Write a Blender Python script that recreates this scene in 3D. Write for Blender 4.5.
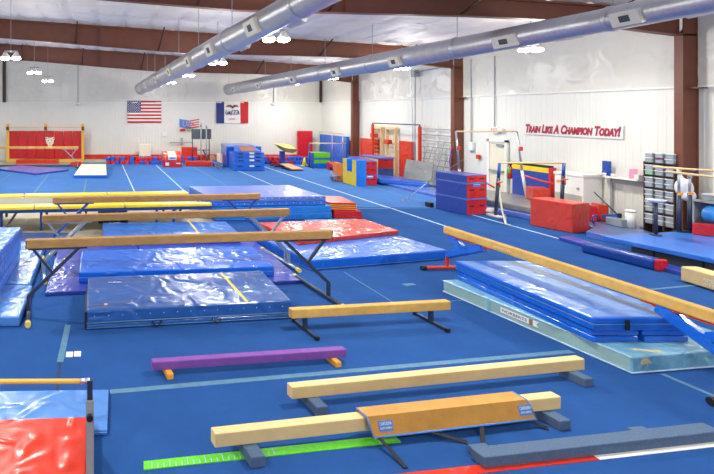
import bpy, bmesh, math, random
from mathutils import Vector, Matrix
random.seed(7)
S = bpy.context.scene
COL = S.collection
for o in list(bpy.data.objects): bpy.data.objects.remove(o)

# ------------------------------------------------------------------ camera, world, exposure
F = 500.0; CX, CY, H = 98.0, 112.0, 3.16        # focal length (px of a 714 px frame), principal point, eye height
cam_d = bpy.data.cameras.new('camera'); cam = bpy.data.objects.new('camera', cam_d); COL.objects.link(cam)
cam.location = (0, 0, H); cam.rotation_euler = (math.pi/2, 0, 0)
cam_d.sensor_fit = 'HORIZONTAL'; cam_d.sensor_width = 36; cam_d.lens = 36*F/714
cam_d.shift_x = (357-CX)/714; cam_d.shift_y = -(237-CY)/714
cam_d.clip_start = .05; cam_d.clip_end = 200
S.camera = cam
w = bpy.data.worlds.new('world'); S.world = w; w.use_nodes = True
w.node_tree.nodes['Background'].inputs[0].default_value = (.6, .7, .8, 1); w.node_tree.nodes['Background'].inputs[1].default_value = .3
S.view_settings.view_transform = 'Standard'; S.view_settings.look = 'None'; S.view_settings.gamma = 1
S.view_settings.use_curve_mapping = False
S.view_settings.exposure = 0.13
LAMP_W = 110.0; FILL_W = 125.0
S.cycles.max_bounces = 8; S.cycles.diffuse_bounces = 5; S.cycles.use_denoising = True

def at(px, py, h=0.0, d=None):
    """point at height h (or at distance d) seen in direction px, py"""
    if d is None: d = F*(H-h)/(py-CY)
    return Vector(((px-CX)*d/F, d, H-(py-CY)*d/F))

# ------------------------------------------------------------------ materials
def lin(c):
    def f(v):
        v /= 255.0
        return v/12.92 if v <= .04045 else ((v+.055)/1.055)**2.4
    return tuple(f(v) for v in c)
MATS = {}
def mat(name, rgb, rough=.5, metal=0., bump=0., scale=8., var=0., vscale=2., emit=0., ridge=False, coat=0., stretch=None, spec=.5, sheen=0., rgb2=None, alpha=1., dist=.02):
    m = bpy.data.materials.new(name); m.use_nodes = True; nt = m.node_tree; N = nt.nodes; L = nt.links
    b = N['Principled BSDF']; c = lin(rgb)
    b.inputs['Base Color'].default_value = (*c, 1); b.inputs['Roughness'].default_value = rough
    b.inputs['Metallic'].default_value = metal; b.inputs['Specular IOR Level'].default_value = spec
    if coat: b.inputs['Coat Weight'].default_value = coat; b.inputs['Coat Roughness'].default_value = .12
    if sheen: b.inputs['Sheen Weight'].default_value = sheen
    if alpha < 1: b.inputs['Alpha'].default_value = alpha
    tc = N.new('ShaderNodeTexCoord'); src = tc.outputs['Object']
    if stretch:
        mp = N.new('ShaderNodeMapping'); mp.inputs['Scale'].default_value = stretch; L.new(src, mp.inputs[0]); src = mp.outputs[0]
    if var or rgb2:
        n = N.new('ShaderNodeTexNoise'); n.inputs['Scale'].default_value = vscale; n.inputs['Detail'].default_value = 6; n.inputs['Roughness'].default_value = .65
        L.new(src, n.inputs['Vector'])
        r = N.new('ShaderNodeValToRGB'); r.color_ramp.elements[0].position = .3; r.color_ramp.elements[1].position = .7
        c2 = lin(rgb2) if rgb2 else c
        r.color_ramp.elements[0].color = (*[max(0, v*(1-var)) for v in c], 1); r.color_ramp.elements[1].color = (*[min(1, v*(1+var)) for v in c2], 1)
        L.new(n.outputs['Fac'], r.inputs[0]); L.new(r.outputs[0], b.inputs['Base Color'])
    if bump:
        n = N.new('ShaderNodeTexNoise'); n.inputs['Scale'].default_value = scale; n.inputs['Detail'].default_value = 4
        if ridge:
            n.noise_type = 'RIDGED_MULTIFRACTAL'; n.inputs['Detail'].default_value = 2.5; n.inputs['Distortion'].default_value = 1.0
        L.new(src, n.inputs['Vector'])
        bp = N.new('ShaderNodeBump'); bp.inputs['Strength'].default_value = bump; bp.inputs['Distance'].default_value = dist
        L.new(n.outputs['Fac'], bp.inputs['Height']); L.new(bp.outputs[0], b.inputs['Normal'])
        if coat: L.new(bp.outputs[0], b.inputs['Coat Normal'])
    if emit:
        b.inputs['Emission Color'].default_value = (*c, 1); b.inputs['Emission Strength'].default_value = emit
    MATS[name] = m; return m
def vinyl(name, rgb, scale=2.2, bump=.35, rough=.3, **k):
    bump = min(1, bump*1.6); scale *= 1.9
    return mat(name, rgb, rough=rough, bump=bump, scale=scale, ridge=True, var=.10, vscale=3, coat=.3, dist=.05, **k)
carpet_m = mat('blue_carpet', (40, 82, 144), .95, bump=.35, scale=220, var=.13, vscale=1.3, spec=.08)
carpet_far_m = mat('sprung_carpet', (68, 114, 178), .95, bump=.3, scale=220, var=.08, vscale=1.1, spec=.12)  # lighter carpet; far light and haze also put into its blue
strip_m = mat('faded_seam', (82, 126, 156), .85, var=.18, vscale=9)
strip_white_m = mat('white_strip', (178, 204, 226), .8, var=.12, vscale=7)
concrete_m = mat('concrete', (176, 172, 152), .8, bump=.2, scale=12, var=.15, vscale=1.5)
liner_m = mat('white_liner', (222, 223, 214), .45, var=.03, vscale=.6)
insul_m = mat('insulation_sheet', (216, 215, 204), .35, bump=.45, scale=1.6, ridge=True, var=.04, vscale=.8, dist=.12)
ceil_m = mat('ceiling_sheet', (226, 218, 210), .6, bump=.8, scale=1.6, ridge=True, var=.04, vscale=.7, dist=.1)
steel_m = mat('brown_steel', (106, 58, 40), .5, bump=.08, scale=30, var=.12, vscale=2.5)
steel_dk = mat('dark_brown_steel', (58, 30, 26), .5)
suede_m = mat('tan_suede', (166, 128, 76), .8, bump=.2, scale=60, var=.2, vscale=5, stretch=(1, 3, 3))
suede_dk = mat('brown_suede', (150, 112, 62), .8, bump=.2, scale=60, var=.2, vscale=5)
ochre_m = mat('ochre_suede', (206, 164, 84), .75, bump=.2, scale=60, var=.16, vscale=5)
cream_m = mat('cream_suede', (226, 196, 138), .75, bump=.15, scale=70, var=.07, vscale=4)
leather_m = mat('brown_leather', (190, 138, 58), .6, bump=.15, scale=50, var=.14, vscale=6)
purple_m = mat('purple_suede', (126, 74, 158), .85, bump=.3, scale=90, var=.14, vscale=9)
greycarp_m = mat('grey_carpet', (84, 108, 138), .95, bump=.6, scale=160, var=.22, vscale=60)
black_m = mat('black_rubber', (22, 22, 26), .5)
strap_m = mat('black_webbing', (30, 30, 32), .8)
gunmetal = mat('gunmetal', (62, 72, 92), .35, metal=.5)
silver_m = mat('silver_steel', (190, 196, 202), .3, metal=.8)
grey_m = mat('grey_paint', (150, 156, 160), .5)
white_m = mat('white_paint', (232, 232, 226), .5)
offwhite_m = mat('offwhite_vinyl', (232, 226, 204), .45, bump=.1, scale=4)
bluemetal = mat('blue_painted_steel', (28, 74, 156), .35, coat=.3)
redmetal = mat('red_painted_steel', (206, 50, 24), .4)
orange_m = mat('orange_rubber', (240, 164, 56), .6)
wood_m = mat('light_wood', (226, 196, 144), .55, var=.1, vscale=6, stretch=(1, 1, 8))
yellow_m = vinyl('yellow_vinyl', (252, 214, 6), bump=.15, rough=.4)
royal_m = vinyl('royal_blue_vinyl', (20, 98, 206), scale=1.6, bump=.5, rough=.28)
royal2_m = vinyl('mid_blue_vinyl', (46, 114, 206), scale=1.8, bump=.4, rough=.3)
navy_m = vinyl('denim_blue_vinyl', (40, 88, 160), scale=1.5, bump=.5, rough=.28)
lightb_m = vinyl('light_blue_vinyl', (78, 134, 206), scale=1.6, bump=.5, rough=.3)
tramp_b_m = vinyl('bright_blue_vinyl', (22, 118, 214), scale=2, bump=.3, rough=.35)
violet_m = vinyl('violet_blue_vinyl', (56, 76, 172), scale=2, bump=.4, rough=.3)
lav_m = vinyl('lavender_blue_vinyl', (88, 118, 200), scale=2, bump=.3, rough=.3)
slate_m = vinyl('slate_blue_vinyl', (66, 84, 140), scale=2, bump=.25)
teal_m = vinyl('teal_vinyl', (84, 158, 190), scale=2.4, bump=.6, rough=.35, rgb2=(140, 190, 206))
sage_m = vinyl('sage_green_vinyl', (142, 176, 172), scale=1.6, bump=.2, rough=.45)
red_m = vinyl('red_vinyl', (200, 28, 34), scale=2, bump=.25)
orred_m = vinyl('orange_red_vinyl', (206, 48, 20), scale=1.6, bump=.5, rough=.28)
padred_m = vinyl('wall_pad_red', (186, 10, 14), scale=1, bump=.12, rough=.45)
coral_m = vinyl('coral_red_vinyl', (206, 64, 46), scale=2, bump=.3, rough=.35)
green_m = vinyl('green_vinyl', (96, 192, 36), scale=2, bump=.2)
lime_m = mat('lime_rubber', (92, 206, 22), .6, var=.15, vscale=20)
greymat_m = vinyl('grey_vinyl', (132, 134, 130), scale=1.4, bump=.4, rough=.45)
dkgrey_m = mat('dark_grey_foam', (74, 84, 88), .7)
yel_strip = mat('yellow_strip', (240, 210, 60), .5)
duct_m = mat('spiral_duct', (196, 198, 200), .36, metal=.7, bump=.25, scale=3, var=.08, vscale=2, stretch=(.3, 10, .3))
lens_m = mat('lamp_lens', (255, 255, 250), .3, emit=28)
exit_m = mat('exit_red', (230, 70, 50), .4, emit=.4)
navyflag = mat('flag_navy', (44, 58, 120), .8, bump=.3, scale=3)
redflag = mat('flag_red', (190, 34, 40), .8, bump=.3, scale=3)
whiteflag = mat('flag_white', (232, 230, 224), .8, bump=.2, scale=3)
label_m = mat('blue_label', (70, 130, 210), .5)
pink_m = mat('pink_paper', (246, 140, 176), .7)
clear_m = mat('clear_plastic', (150, 162, 168), .25, coat=.5, bump=.2, scale=8)
clearg_m = mat('green_tinted_plastic', (130, 190, 150), .3)
lidm = mat('frosted_lid', (224, 228, 228), .35)
maroon_m = mat('maroon_lid', (130, 30, 60), .4)
shelfm = mat('brown_shelf', (80, 62, 56), .6)
whitebag = mat('white_plastic_film', (225, 228, 232), .3, bump=.8, scale=9, ridge=True)
ballb = vinyl('sky_blue_vinyl', (48, 140, 222), bump=.2)
brownpatch = mat('tan_carpet_patch', (166, 112, 84), .9)
letter_r = mat('letter_red', (186, 30, 38), .6)
letter_b = mat('letter_navy', (60, 60, 130), .6)
chalk_m = mat('chalky_rope', (214, 210, 200), .9)

# ------------------------------------------------------------------ mesh builder
class MB:
    def __init__(s): s.v = []; s.f = []; s.mi = []; s.sm = []
    def add(s, verts, faces, mi=0, smooth=False):
        n = len(s.v); s.v += [Vector(v) for v in verts]
        for i, f in enumerate(faces):
            s.f.append([n+k for k in f]); s.mi.append(mi[i] if isinstance(mi, (list, tuple)) else mi); s.sm.append(smooth)
        return s
    def bm(s, b, smooth=False):
        b.verts.index_update(); n = len(s.v)
        s.v += [v.co.copy() for v in b.verts]
        for f in b.faces: s.f.append([n+v.index for v in f.verts]); s.mi.append(f.material_index); s.sm.append(smooth)
        b.free(); return s
    def prism(s, q, z0, z1, bev=0., seg=2, mi=0, top=None, sides=None, smooth=False):
        """vertical prism over polygon q (xy); z0/z1 numbers or per-corner lists"""
        q = [Vector((p[0], p[1])) for p in q]
        a = sum(q[i].x*q[(i+1) % len(q)].y-q[(i+1) % len(q)].x*q[i].y for i in range(len(q)))
        n = len(q)
        Z0 = z0 if isinstance(z0, (list, tuple)) else [z0]*n; Z1 = z1 if isinstance(z1, (list, tuple)) else [z1]*n
        sd = list(sides) if sides else [mi]*n
        b = bmesh.new()
        lo = [b.verts.new((q[i].x, q[i].y, Z0[i])) for i in range(n)]; hi = [b.verts.new((q[i].x, q[i].y, Z1[i])) for i in range(n)]
        f = b.faces.new(lo[::-1]); f.material_index = mi
        f = b.faces.new(hi); f.material_index = mi if top is None else top
        for i in range(n):
            j = (i+1) % n; f = b.faces.new((lo[i], lo[j], hi[j], hi[i])); f.material_index = sd[i]
        bmesh.ops.recalc_face_normals(b, faces=b.faces)
        if bev: bmesh.ops.bevel(b, geom=list(b.edges), offset=bev, segments=seg, affect='EDGES', profile=.6)
        return s.bm(b, smooth)
    def box(s, lo, hi, bev=0., mi=0, seg=2, **k):
        return s.prism([(lo[0], lo[1]), (hi[0], lo[1]), (hi[0], hi[1]), (lo[0], hi[1])], lo[2], hi[2], bev, seg, mi, **k)
    def obox(s, a, b_, w, h, up=(0, 0, 1), bev=0., mi=0, seg=2):
        """bar of rectangular section from a to b"""
        a = Vector(a); b_ = Vector(b_); d = (b_-a); L = d.length; d.normalize()
        u = Vector(up); x = d.cross(u)
        if x.length < 1e-4: x = d.cross(Vector((1, 0, 0)))
        x.normalize(); y = x.cross(d)
        b = bmesh.new(); vs = []
        for t in (0, L):
            for (i, j) in ((-1, -1), (1, -1), (1, 1), (-1, 1)):
                vs.append(b.verts.new(a+d*t+x*(i*w/2)+y*(j*h/2)))
        for f in ((3, 2, 1, 0), (4, 5, 6, 7), (0, 1, 5, 4), (1, 2, 6, 5), (2, 3, 7, 6), (3, 0, 4, 7)):
            ff = b.faces.new([vs[k] for k in f]); ff.material_index = mi
        bmesh.ops.recalc_face_normals(b, faces=b.faces)
        if bev: bmesh.ops.bevel(b, geom=list(b.edges), offset=bev, segments=seg, affect='EDGES')
        return s.bm(b)
    def tube(s, pts, r, n=10, mi=0, caps=True):
        pts = [Vector(p) for p in pts]; R = r if isinstance(r, (list, tuple)) else [r]*len(pts)
        base = len(s.v); prev = None
        for i, p in enumerate(pts):
            d = (pts[min(i+1, len(pts)-1)]-pts[max(i-1, 0)]).normalized()
            if prev is None:
                x = d.cross(Vector((0, 0, 1)))
                if x.length < 1e-3: x = d.cross(Vector((1, 0, 0)))
            else: x = prev-d*prev.dot(d)
            x.normalize(); prev = x; y = d.cross(x)
            for k in range(n):
                a = 2*math.pi*k/n; s.v.append(p+x*(R[i]*math.cos(a))+y*(R[i]*math.sin(a)))
        for i in range(len(pts)-1):
            for k in range(n):
                k2 = (k+1) % n; s.f.append([base+i*n+k, base+i*n+k2, base+(i+1)*n+k2, base+(i+1)*n+k]); s.mi.append(mi); s.sm.append(True)
        if caps:
            s.f.append([base+k for k in range(n)][::-1]); s.mi.append(mi); s.sm.append(False)
            s.f.append([base+(len(pts)-1)*n+k for k in range(n)]); s.mi.append(mi); s.sm.append(False)
        return s
    def sphere(s, c, r, sc=(1, 1, 1), mi=0, n=12):
        b = bmesh.new(); bmesh.ops.create_uvsphere(b, u_segments=n, v_segments=max(6, n//2+2), radius=r)
        for v in b.verts: v.co = Vector((v.co.x*sc[0], v.co.y*sc[1], v.co.z*sc[2]))+Vector(c)
        for f in b.faces: f.material_index = mi
        return s.bm(b, True)
    def plate(s, pts2, O, X, Y, t, mi=0, back=0.):
        """extruded flat polygon pts2 in the plane O + x X + y Y, thickness t along X x Y"""
        O = Vector(O); X = Vector(X); Y = Vector(Y); Nn = X.cross(Y).normalized()
        b = bmesh.new()
        lo = [b.verts.new(O+X*p[0]+Y*p[1]-Nn*back) for p in pts2]; hi = [b.verts.new(O+X*p[0]+Y*p[1]+Nn*t) for p in pts2]
        f1 = b.faces.new(lo[::-1]); f2 = b.faces.new(hi); n = len(lo)
        for i in range(n): b.faces.new((lo[i], lo[(i+1) % n], hi[(i+1) % n], hi[i]))
        bmesh.ops.recalc_face_normals(b, faces=b.faces)
        for f in b.faces: f.material_index = mi
        return s.bm(b)
    def text(s, body, size, O, X, Y, t=.003, mi=0, caps=None, shear=0., offset=0., lift=0., align='CENTER', width=None):
        cu = bpy.data.curves.new('tmp', 'FONT'); cu.body = body; cu.size = size; cu.extrude = t; cu.align_x = align; cu.align_y = 'CENTER'
        cu.shear = shear; cu.offset = offset; cu.resolution_u = 3
        if caps:
            cu.small_caps_scale = caps
            for ch in cu.body_format: ch.use_small_caps = True
        ob = bpy.data.objects.new('tmp', cu); COL.objects.link(ob)
        dg = bpy.context.evaluated_depsgraph_get(); dg.update()
        me = bpy.data.meshes.new_from_object(ob.evaluated_get(dg))
        O = Vector(O); X = Vector(X).normalized(); Y = Vector(Y).normalized(); Nn = X.cross(Y)
        sx = 1
        if width:
            xs = [v.co.x for v in me.vertices]; sx = width/max(1e-6, max(xs)-min(xs))
        s.add([O+X*v.co.x*sx+Y*v.co.y+Nn*(v.co.z+t+lift) for v in me.vertices], [list(p.vertices) for p in me.polygons], mi)
        bpy.data.objects.remove(ob); bpy.data.curves.remove(cu); bpy.data.meshes.remove(me)
        return s

def tag(o, label=None, cat=None, group=None, kind=None):
    if label: o['label'] = label
    if cat: o['category'] = cat
    if group: o['group'] = group
    if kind: o['kind'] = kind
    return o
def world_loc(o):
    l = Vector(o.location)
    while o.parent: o = o.parent; l += Vector(o.location)
    return l
def obj(name, mb, mats, parent=None):
    if not isinstance(mats, (list, tuple)): mats = [mats]
    me = bpy.data.meshes.new(name); o = bpy.data.objects.new(name, me); COL.objects.link(o)
    xs = [v.x for v in mb.v]; ys = [v.y for v in mb.v]; zs = [v.z for v in mb.v]
    c = Vector(((min(xs)+max(xs))/2, (min(ys)+max(ys))/2, min(zs)))
    me.from_pydata([v-c for v in mb.v], [], mb.f)
    for m in mats: me.materials.append(m)
    me.polygons.foreach_set('material_index', mb.mi); me.polygons.foreach_set('use_smooth', mb.sm); me.update()
    if parent: o.parent = parent; o.location = c-world_loc(parent)
    else: o.location = c
    return o
def thing(name, label, cat, loc=(0, 0, 0), group=None):
    o = bpy.data.objects.new(name, None); COL.objects.link(o); o.location = loc; o.empty_display_size = .1
    return tag(o, label, cat, group)
def struct(name, mb, m, label=None):
    return tag(obj(name, mb, m), label, None, None, 'structure')
def copy_tree(o, parent=None):
    c = o.copy(); COL.objects.link(c)
    if parent: c.parent = parent
    for ch in list(o.children): copy_tree(ch, c)
    return c
def rect(a, b, w, n=None):
    """rectangle with front edge a->b extended by w to the left of a->b"""
    a = Vector(a[:2]) if len(a) > 2 else Vector(a); b = Vector(b[:2]) if len(b) > 2 else Vector(b)
    d = (b-a).normalized(); nn = Vector((-d.y, d.x))
    return [a, b, b+nn*w, a+nn*w]
def inset(q, k):
    c = sum((Vector(p[:2]) for p in q), Vector((0, 0)))/len(q)
    return [c+(Vector(p[:2])-c)*(1-k) for p in q]
def lerp(a, b, t): return a+(b-a)*t

# ------------------------------------------------------------------ ceiling lights (they light the hall)
XW = 14.5; YB = 32.4; XL = -14.0; YF = -4.0
def ztop(x): return 6.83-.0686*(x+3.94) if x > -6 else 6.97+.0686*(x+6)
def high_bay(x, y, z, label, group):
    t = thing('ceiling_light', label, 'light', (x, y, z), group)
    for s in (-1, 1):
        m = MB(); m.tube([(x+s*.17, y, z+.05), (x+s*.17, y, z+.08), (x+s*.17, y, z+.14), (x+s*.17, y, z+.22)], [.14, .14, .09, .05], 16)
        obj('lamp_housing', m, white_m, t)
        m = MB(); m.sphere((x+s*.17, y, z+.02), .14, (1, 1, .42), n=16); obj('lens', m, lens_m, t)
    m = MB(); m.box((x-.2, y-.03, z+.22), (x+.2, y+.03, z+.27)); obj('crossbar', m, grey_m, t)
    m = MB(); m.tube([(x, y, z+.26), (x, y, ztop(x)-.03)], .008, 6); obj('hanging_rod', m, grey_m, t)
    ld = bpy.data.lights.new('lamp', 'AREA'); ld.shape = 'DISK'; ld.size = .55; ld.energy = LAMP_W; ld.color = (1, .955, .89); ld.spread = math.radians(165)
    lo = bpy.data.objects.new('lamp', ld); COL.objects.link(lo); lo.parent = t; lo.location = (0, 0, -.12)
    ld = bpy.data.lights.new('lamp_fill', 'POINT'); ld.shadow_soft_size = .2; ld.energy = FILL_W; ld.color = (1, .955, .89)  # second light added below the heads to brighten the dark ceiling
    lo = bpy.data.objects.new('lamp_fill', ld); COL.objects.link(lo); lo.parent = t; lo.location = (0, 0, -.25)
for i, y in enumerate((-1.0, 4.1, 9.8, 15.5, 21.2, 26.9)): high_bay(-2.7, y, 4.8, 'twin-head ceiling light in the left row, '+['above the viewer', 'near the viewer', 'out past the left edge', 'largest and nearest at the left', 'second from the viewer', 'smallest and farthest'][i], 'left row of ceiling lights')
for i, y in enumerate((.1, 5.8, 11.5, 17.1, 22.8, 28.3)): high_bay(4.1, y, 4.8, 'twin-head ceiling light in the middle row beside the left duct, '+['above the viewer', 'near the viewer', 'largest and nearest in view', 'second nearest in view', 'third nearest in view', 'farthest by the flag'][i], 'middle row of ceiling lights')
for i, y in enumerate((2.1, 7.8, 13.4, 19.1, 24.8, 29.6)): high_bay(11.6, y, 4.8, 'ceiling light in the right row below the long duct, '+['beside the viewer', 'near the viewer', 'nearest in view', 'second nearest in view', 'third nearest in view', 'farthest by the corner'][i], 'right row of ceiling lights')
for i, y in enumerate((4, 12, 20, 28)): high_bay(-9.3, y, 4.8, 'unseen twin-head ceiling light added past the left edge', 'added far left row of ceiling lights')  # unseen row added for more light in the hall

# ------------------------------------------------------------------ shell
LZ = 3.78
m = MB(); m.box((XL-.2, YF-.2, -.2), (XW+.2, YB+.2, -.012)); struct('floor', m, concrete_m, 'bare concrete floor seen under the long trampoline')
def ribbed(m, P0, dirv, nrm, L, z0, z1, pitch=.2):
    P0 = Vector(P0); dirv = Vector(dirv); nrm = Vector(nrm); pts = []; s = 0
    while s < L:
        for (a, o) in ((0, 0), (.14, 0), (.155, .005), (.185, .005)):
            if s+a < L: pts.append(P0+dirv*(s+a)+nrm*o)
        s += pitch
    pts.append(P0+dirv*L)
    n = len(pts); vs = [p+Vector((0, 0, z0)) for p in pts]+[p+Vector((0, 0, z1)) for p in pts]
    m.add(vs, [(i, i+1, n+i+1, n+i) for i in range(n-1)])
m = MB(); ribbed(m, (XW, YF, 0), (0, 1, 0), (-1, 0, 0), YB-YF, 0, LZ); m.box((XW+.01, YF, 0), (XW+.2, YB, 6)); struct('wall_right', m, liner_m)
m = MB(); ribbed(m, (XL, YB, 0), (1, 0, 0), (0, -1, 0), XW-XL, 0, LZ); m.box((XL, YB+.01, 0), (XW, YB+.2, 7.2)); struct('wall_back', m, liner_m)
m = MB(); m.box((XL-.2, YF, 0), (XL, YB, 7)); struct('wall_left', m, liner_m)
m = MB(); m.box((XL, YF-.2, 0), (XW, YF, 7.2)); struct('wall_front', m, liner_m)
# insulation sheet above the liner (slightly billowing)
def sheet(P0, dirv, nrm, L, z0, zf, step=.25, nz=8, amp=.03):
    m = MB(); n = int(L/step)+1; P0 = Vector(P0); dirv = Vector(dirv); nrm = Vector(nrm); vs = []
    for j in range(nz+1):
        for i in range(n+1):
            s = L*i/n; p = P0+dirv*s; z1 = zf(p.x); z = z0+(z1-z0)*j/nz
            bul = amp*(abs(math.sin(s*math.pi/1.25)))*math.sin(math.pi*j/nz)**.5+.012*math.sin(s*5+j)*math.sin(j*2.1+s)
            vs.append(p+nrm*(.03+bul)+Vector((0, 0, z)))
    m.add(vs, [(j*(n+1)+i, j*(n+1)+i+1, (j+1)*(n+1)+i+1, (j+1)*(n+1)+i) for j in range(nz) for i in range(n)], 0, True)
    return m
struct('insulation_right', sheet((XW, YF, 0), (0, 1, 0), (-1, 0, 0), YB-YF, LZ, lambda x: ztop(XW)), insul_m, 'white insulation sheet above the ribbed liner on the right wall')
struct('insulation_back', sheet((XL, YB, 0), (1, 0, 0), (0, -1, 0), XW-XL, LZ, ztop), insul_m, 'white insulation sheet above the liner on the back wall')
m = MB(); m.box((XW-.05, YF, LZ-.03), (XW-.02, YB, LZ+.02)); struct('trim_1', m, white_m)
m = MB(); m.box((XL, YB-.05, LZ-.03), (XW, YB-.02, LZ+.02)); struct('trim_2', m, white_m)
# quilted ceiling
m = MB(); nx, ny = 285, 291; vs = []
for j in range(ny+1):
    for i in range(nx+1):
        x = XL+(XW-XL)*i/nx; y = YF+(YB-YF)*j/ny
        sag = -.09*abs(math.sin(math.pi*x/1.0))**.45*abs(math.sin(math.pi*y/1.5))**.45 + random.uniform(-.006, .006)
        vs.append((x, y, ztop(x)+.11+sag))
m.add(vs, [(j*(nx+1)+i, (j+1)*(nx+1)+i, (j+1)*(nx+1)+i+1, j*(nx+1)+i+1) for j in range(ny) for i in range(nx)], 0, True)
struct('ceiling', m, ceil_m, 'quilted white insulation ceiling')
m = MB()
for a, b in ((XL-.3, -6), (-6, XW+.3)):
    m.add([(a, YF-.3, ztop(a)+.2), (b, YF-.3, ztop(b)+.2), (b, YB+.3, ztop(b)+.2), (a, YB+.3, ztop(a)+.2)], [(0, 1, 2, 3)])
struct('roof', m, white_m)

# steel frames
prof = [(-6, 6.2), (-3.94, 6.11), (3.3, 5.5), (9, 5.36), (11.2, 5.25), (14.12, 4.89)]
def zb(x):
    if x < -6: return 6.2+.06*(x+6)
    for (a, za), (b, z) in zip(prof, prof[1:]):
        if a <= x <= b: return za+(z-za)*(x-a)/(b-a)
    return prof[-1][1]
for k, (yf, off) in enumerate(((4.5, .1), (12.25, .12), (20.0, 0), (27.9, -.1))):
    xs = [XL, -10, -6, -3.94, 0, 3.3, 6, 9, 11.2, 14.12]
    m = MB()
    m.plate([(x, zb(x)+off) for x in xs]+[(x, ztop(x)+.0) for x in xs[::-1]], (0, yf-.1, 0), (1, 0, 0), (0, 0, 1), .01, back=.01)
    for a, b in zip(xs, xs[1:]):
        m.add([(a, yf-.2, zb(a)+off), (b, yf-.2, zb(b)+off), (b, yf, zb(b)+off), (a, yf, zb(a)+off),
               (a, yf-.2, zb(a)+off+.025), (b, yf-.2, zb(b)+off+.025), (b, yf, zb(b)+off+.025), (a, yf, zb(a)+off+.025)],
              [(0, 3, 2, 1), (4, 5, 6, 7), (0, 1, 5, 4), (2, 3, 7, 6)])
        m.add([(a, yf-.2, ztop(a)-.02), (b, yf-.2, ztop(b)-.02), (b, yf, ztop(b)-.02), (a, yf, ztop(a)-.02),
               (a, yf-.2, ztop(a)+.03), (b, yf-.2, ztop(b)+.03), (b, yf, ztop(b)+.03), (a, yf, ztop(a)+.03)],
              [(0, 3, 2, 1), (4, 5, 6, 7), (0, 1, 5, 4), (2, 3, 7, 6)])
    for x in (0, 6):
        m.box((x-.01, yf-.19, zb(x)+off), (x+.01, yf-.1, ztop(x)))
    struct('rafter', m, steel_m, 'brown steel roof rafter')
    m = MB()
    for x in (-4.2, -.9, 2.4, 5.6, 8.8, 12.0):
        m.obox((x, yf-.12, zb(x)+off+.04), (x+.12, yf-1.0, ztop(x)-.02), .05, .02)
    struct('rafter_brace', m, steel_dk, 'dark diagonal fly braces of a rafter')
    if k == 0: continue
    m = MB()
    m.box((14.10, yf-.2, 0), (14.12, yf-.01, zb(14)+off+.02)); m.box((14.12, yf-.19, 0), (14.49, yf-.17, ztop(14.4)))
    m.box((14.44, yf-.2, 0), (14.46, yf, ztop(14.4)))
    m.box((14.05, yf-.22, 0), (14.46, yf+.0, .02)); m.box((14.1, yf-.19, zb(14)+off-.02), (14.45, yf-.1, zb(14)+off+.02))
    m.box((14.22, yf-.45, 3.72), (14.40, yf-.11, 3.75))
    m.obox((14.13, yf-.12, zb(14)+off+.05), (14.44, yf-.12, 5.4), .03, .05)
    struct('steel_column', m, steel_m, 'brown steel wall column')
m = MB(); m.box((XW-.2, YB-.2, LZ), (XW-.08, YB-.1, 5.6)); struct('steel_column', m, steel_dk, 'short brown post in the upper corner')
m = MB(); m.box((-6.15, YB-.2, LZ), (-5.95, YB-.1, 6.9)); struct('steel_column', m, steel_dk, 'brown post high on the back wall at the far left')

# ------------------------------------------------------------------ carpets
def strip(m, a, b, w, z=.0, t=.003, mi=0):
    a = Vector(a[:2]); b = Vector(b[:2]); d = (b-a).normalized(); n = Vector((-d.y, d.x))*w/2
    m.prism([a-n, b-n, b+n, a+n], z, z+t, mi=mi)
ct = thing('carpet', 'royal blue foam-backed carpet covering the near floor with faded seam strips', 'carpet', (4, 4, -.012))
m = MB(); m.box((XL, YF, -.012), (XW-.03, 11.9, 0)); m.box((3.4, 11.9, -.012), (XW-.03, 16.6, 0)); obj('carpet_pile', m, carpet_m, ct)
for (a, b, w_) in ((at(110, 392), at(572, 351.5), .085), (at(68, 325), at(60, 362), .085), (at(344, 272), at(394, 303), .02),
                   (at(418, 302.5), at(470, 300), .02), (at(640, 290.5), at(714, 283.5), .05), (at(662, 374), at(740, 407), .06), (at(404, 285), at(414, 284), .1)):
    m = MB(); strip(m, a, b, w_); obj('seam_strip', m, strip_m, ct)
m = MB(); strip(m, at(60, 362), at(57, 392), .02); obj('seam_gap', m, black_m, ct)
for p in ((69.5, 354.5), (77.5, 354)):
    m = MB(); q = at(*p); m.box((q.x-.045, q.y-.07, 0), (q.x+.045, q.y+.07, .004)); obj('tape_square', m, white_m, ct)
for x, y0, y1 in ((9.62, 9.0, 16.6), (11.5, 12.2, 16.6)):
    m = MB(); strip(m, (x, y0), (x, y1), .06); obj('seam_strip', m, strip_white_m, ct)
m = MB(); strip(m, (8.2, 16.35), (11.4, 16.5), .06); obj('seam_strip', m, strip_m, ct)
ct = thing('sprung_floor_carpet', 'blue carpet of the far exercise floor, lightened for far light and haze, white seams', 'carpet', (4, 22, -.012))
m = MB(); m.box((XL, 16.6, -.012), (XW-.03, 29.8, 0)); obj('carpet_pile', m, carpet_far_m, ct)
for x, mm, w_ in ((-6.4, strip_m, .06), (-4.45, strip_m, .06), (-2.5, strip_m, .08), (-.55, strip_m, .08), (1.45, strip_white_m, .05), (3.45, strip_white_m, .05), (5.5, strip_m, .07), (7.55, strip_white_m, .06), (9.6, strip_white_m, .08), (11.5, strip_m, .06)):
    m = MB(); strip(m, (x, 16.6), (x, 29.75), w_); obj('seam_strip', m, mm, ct)

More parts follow.
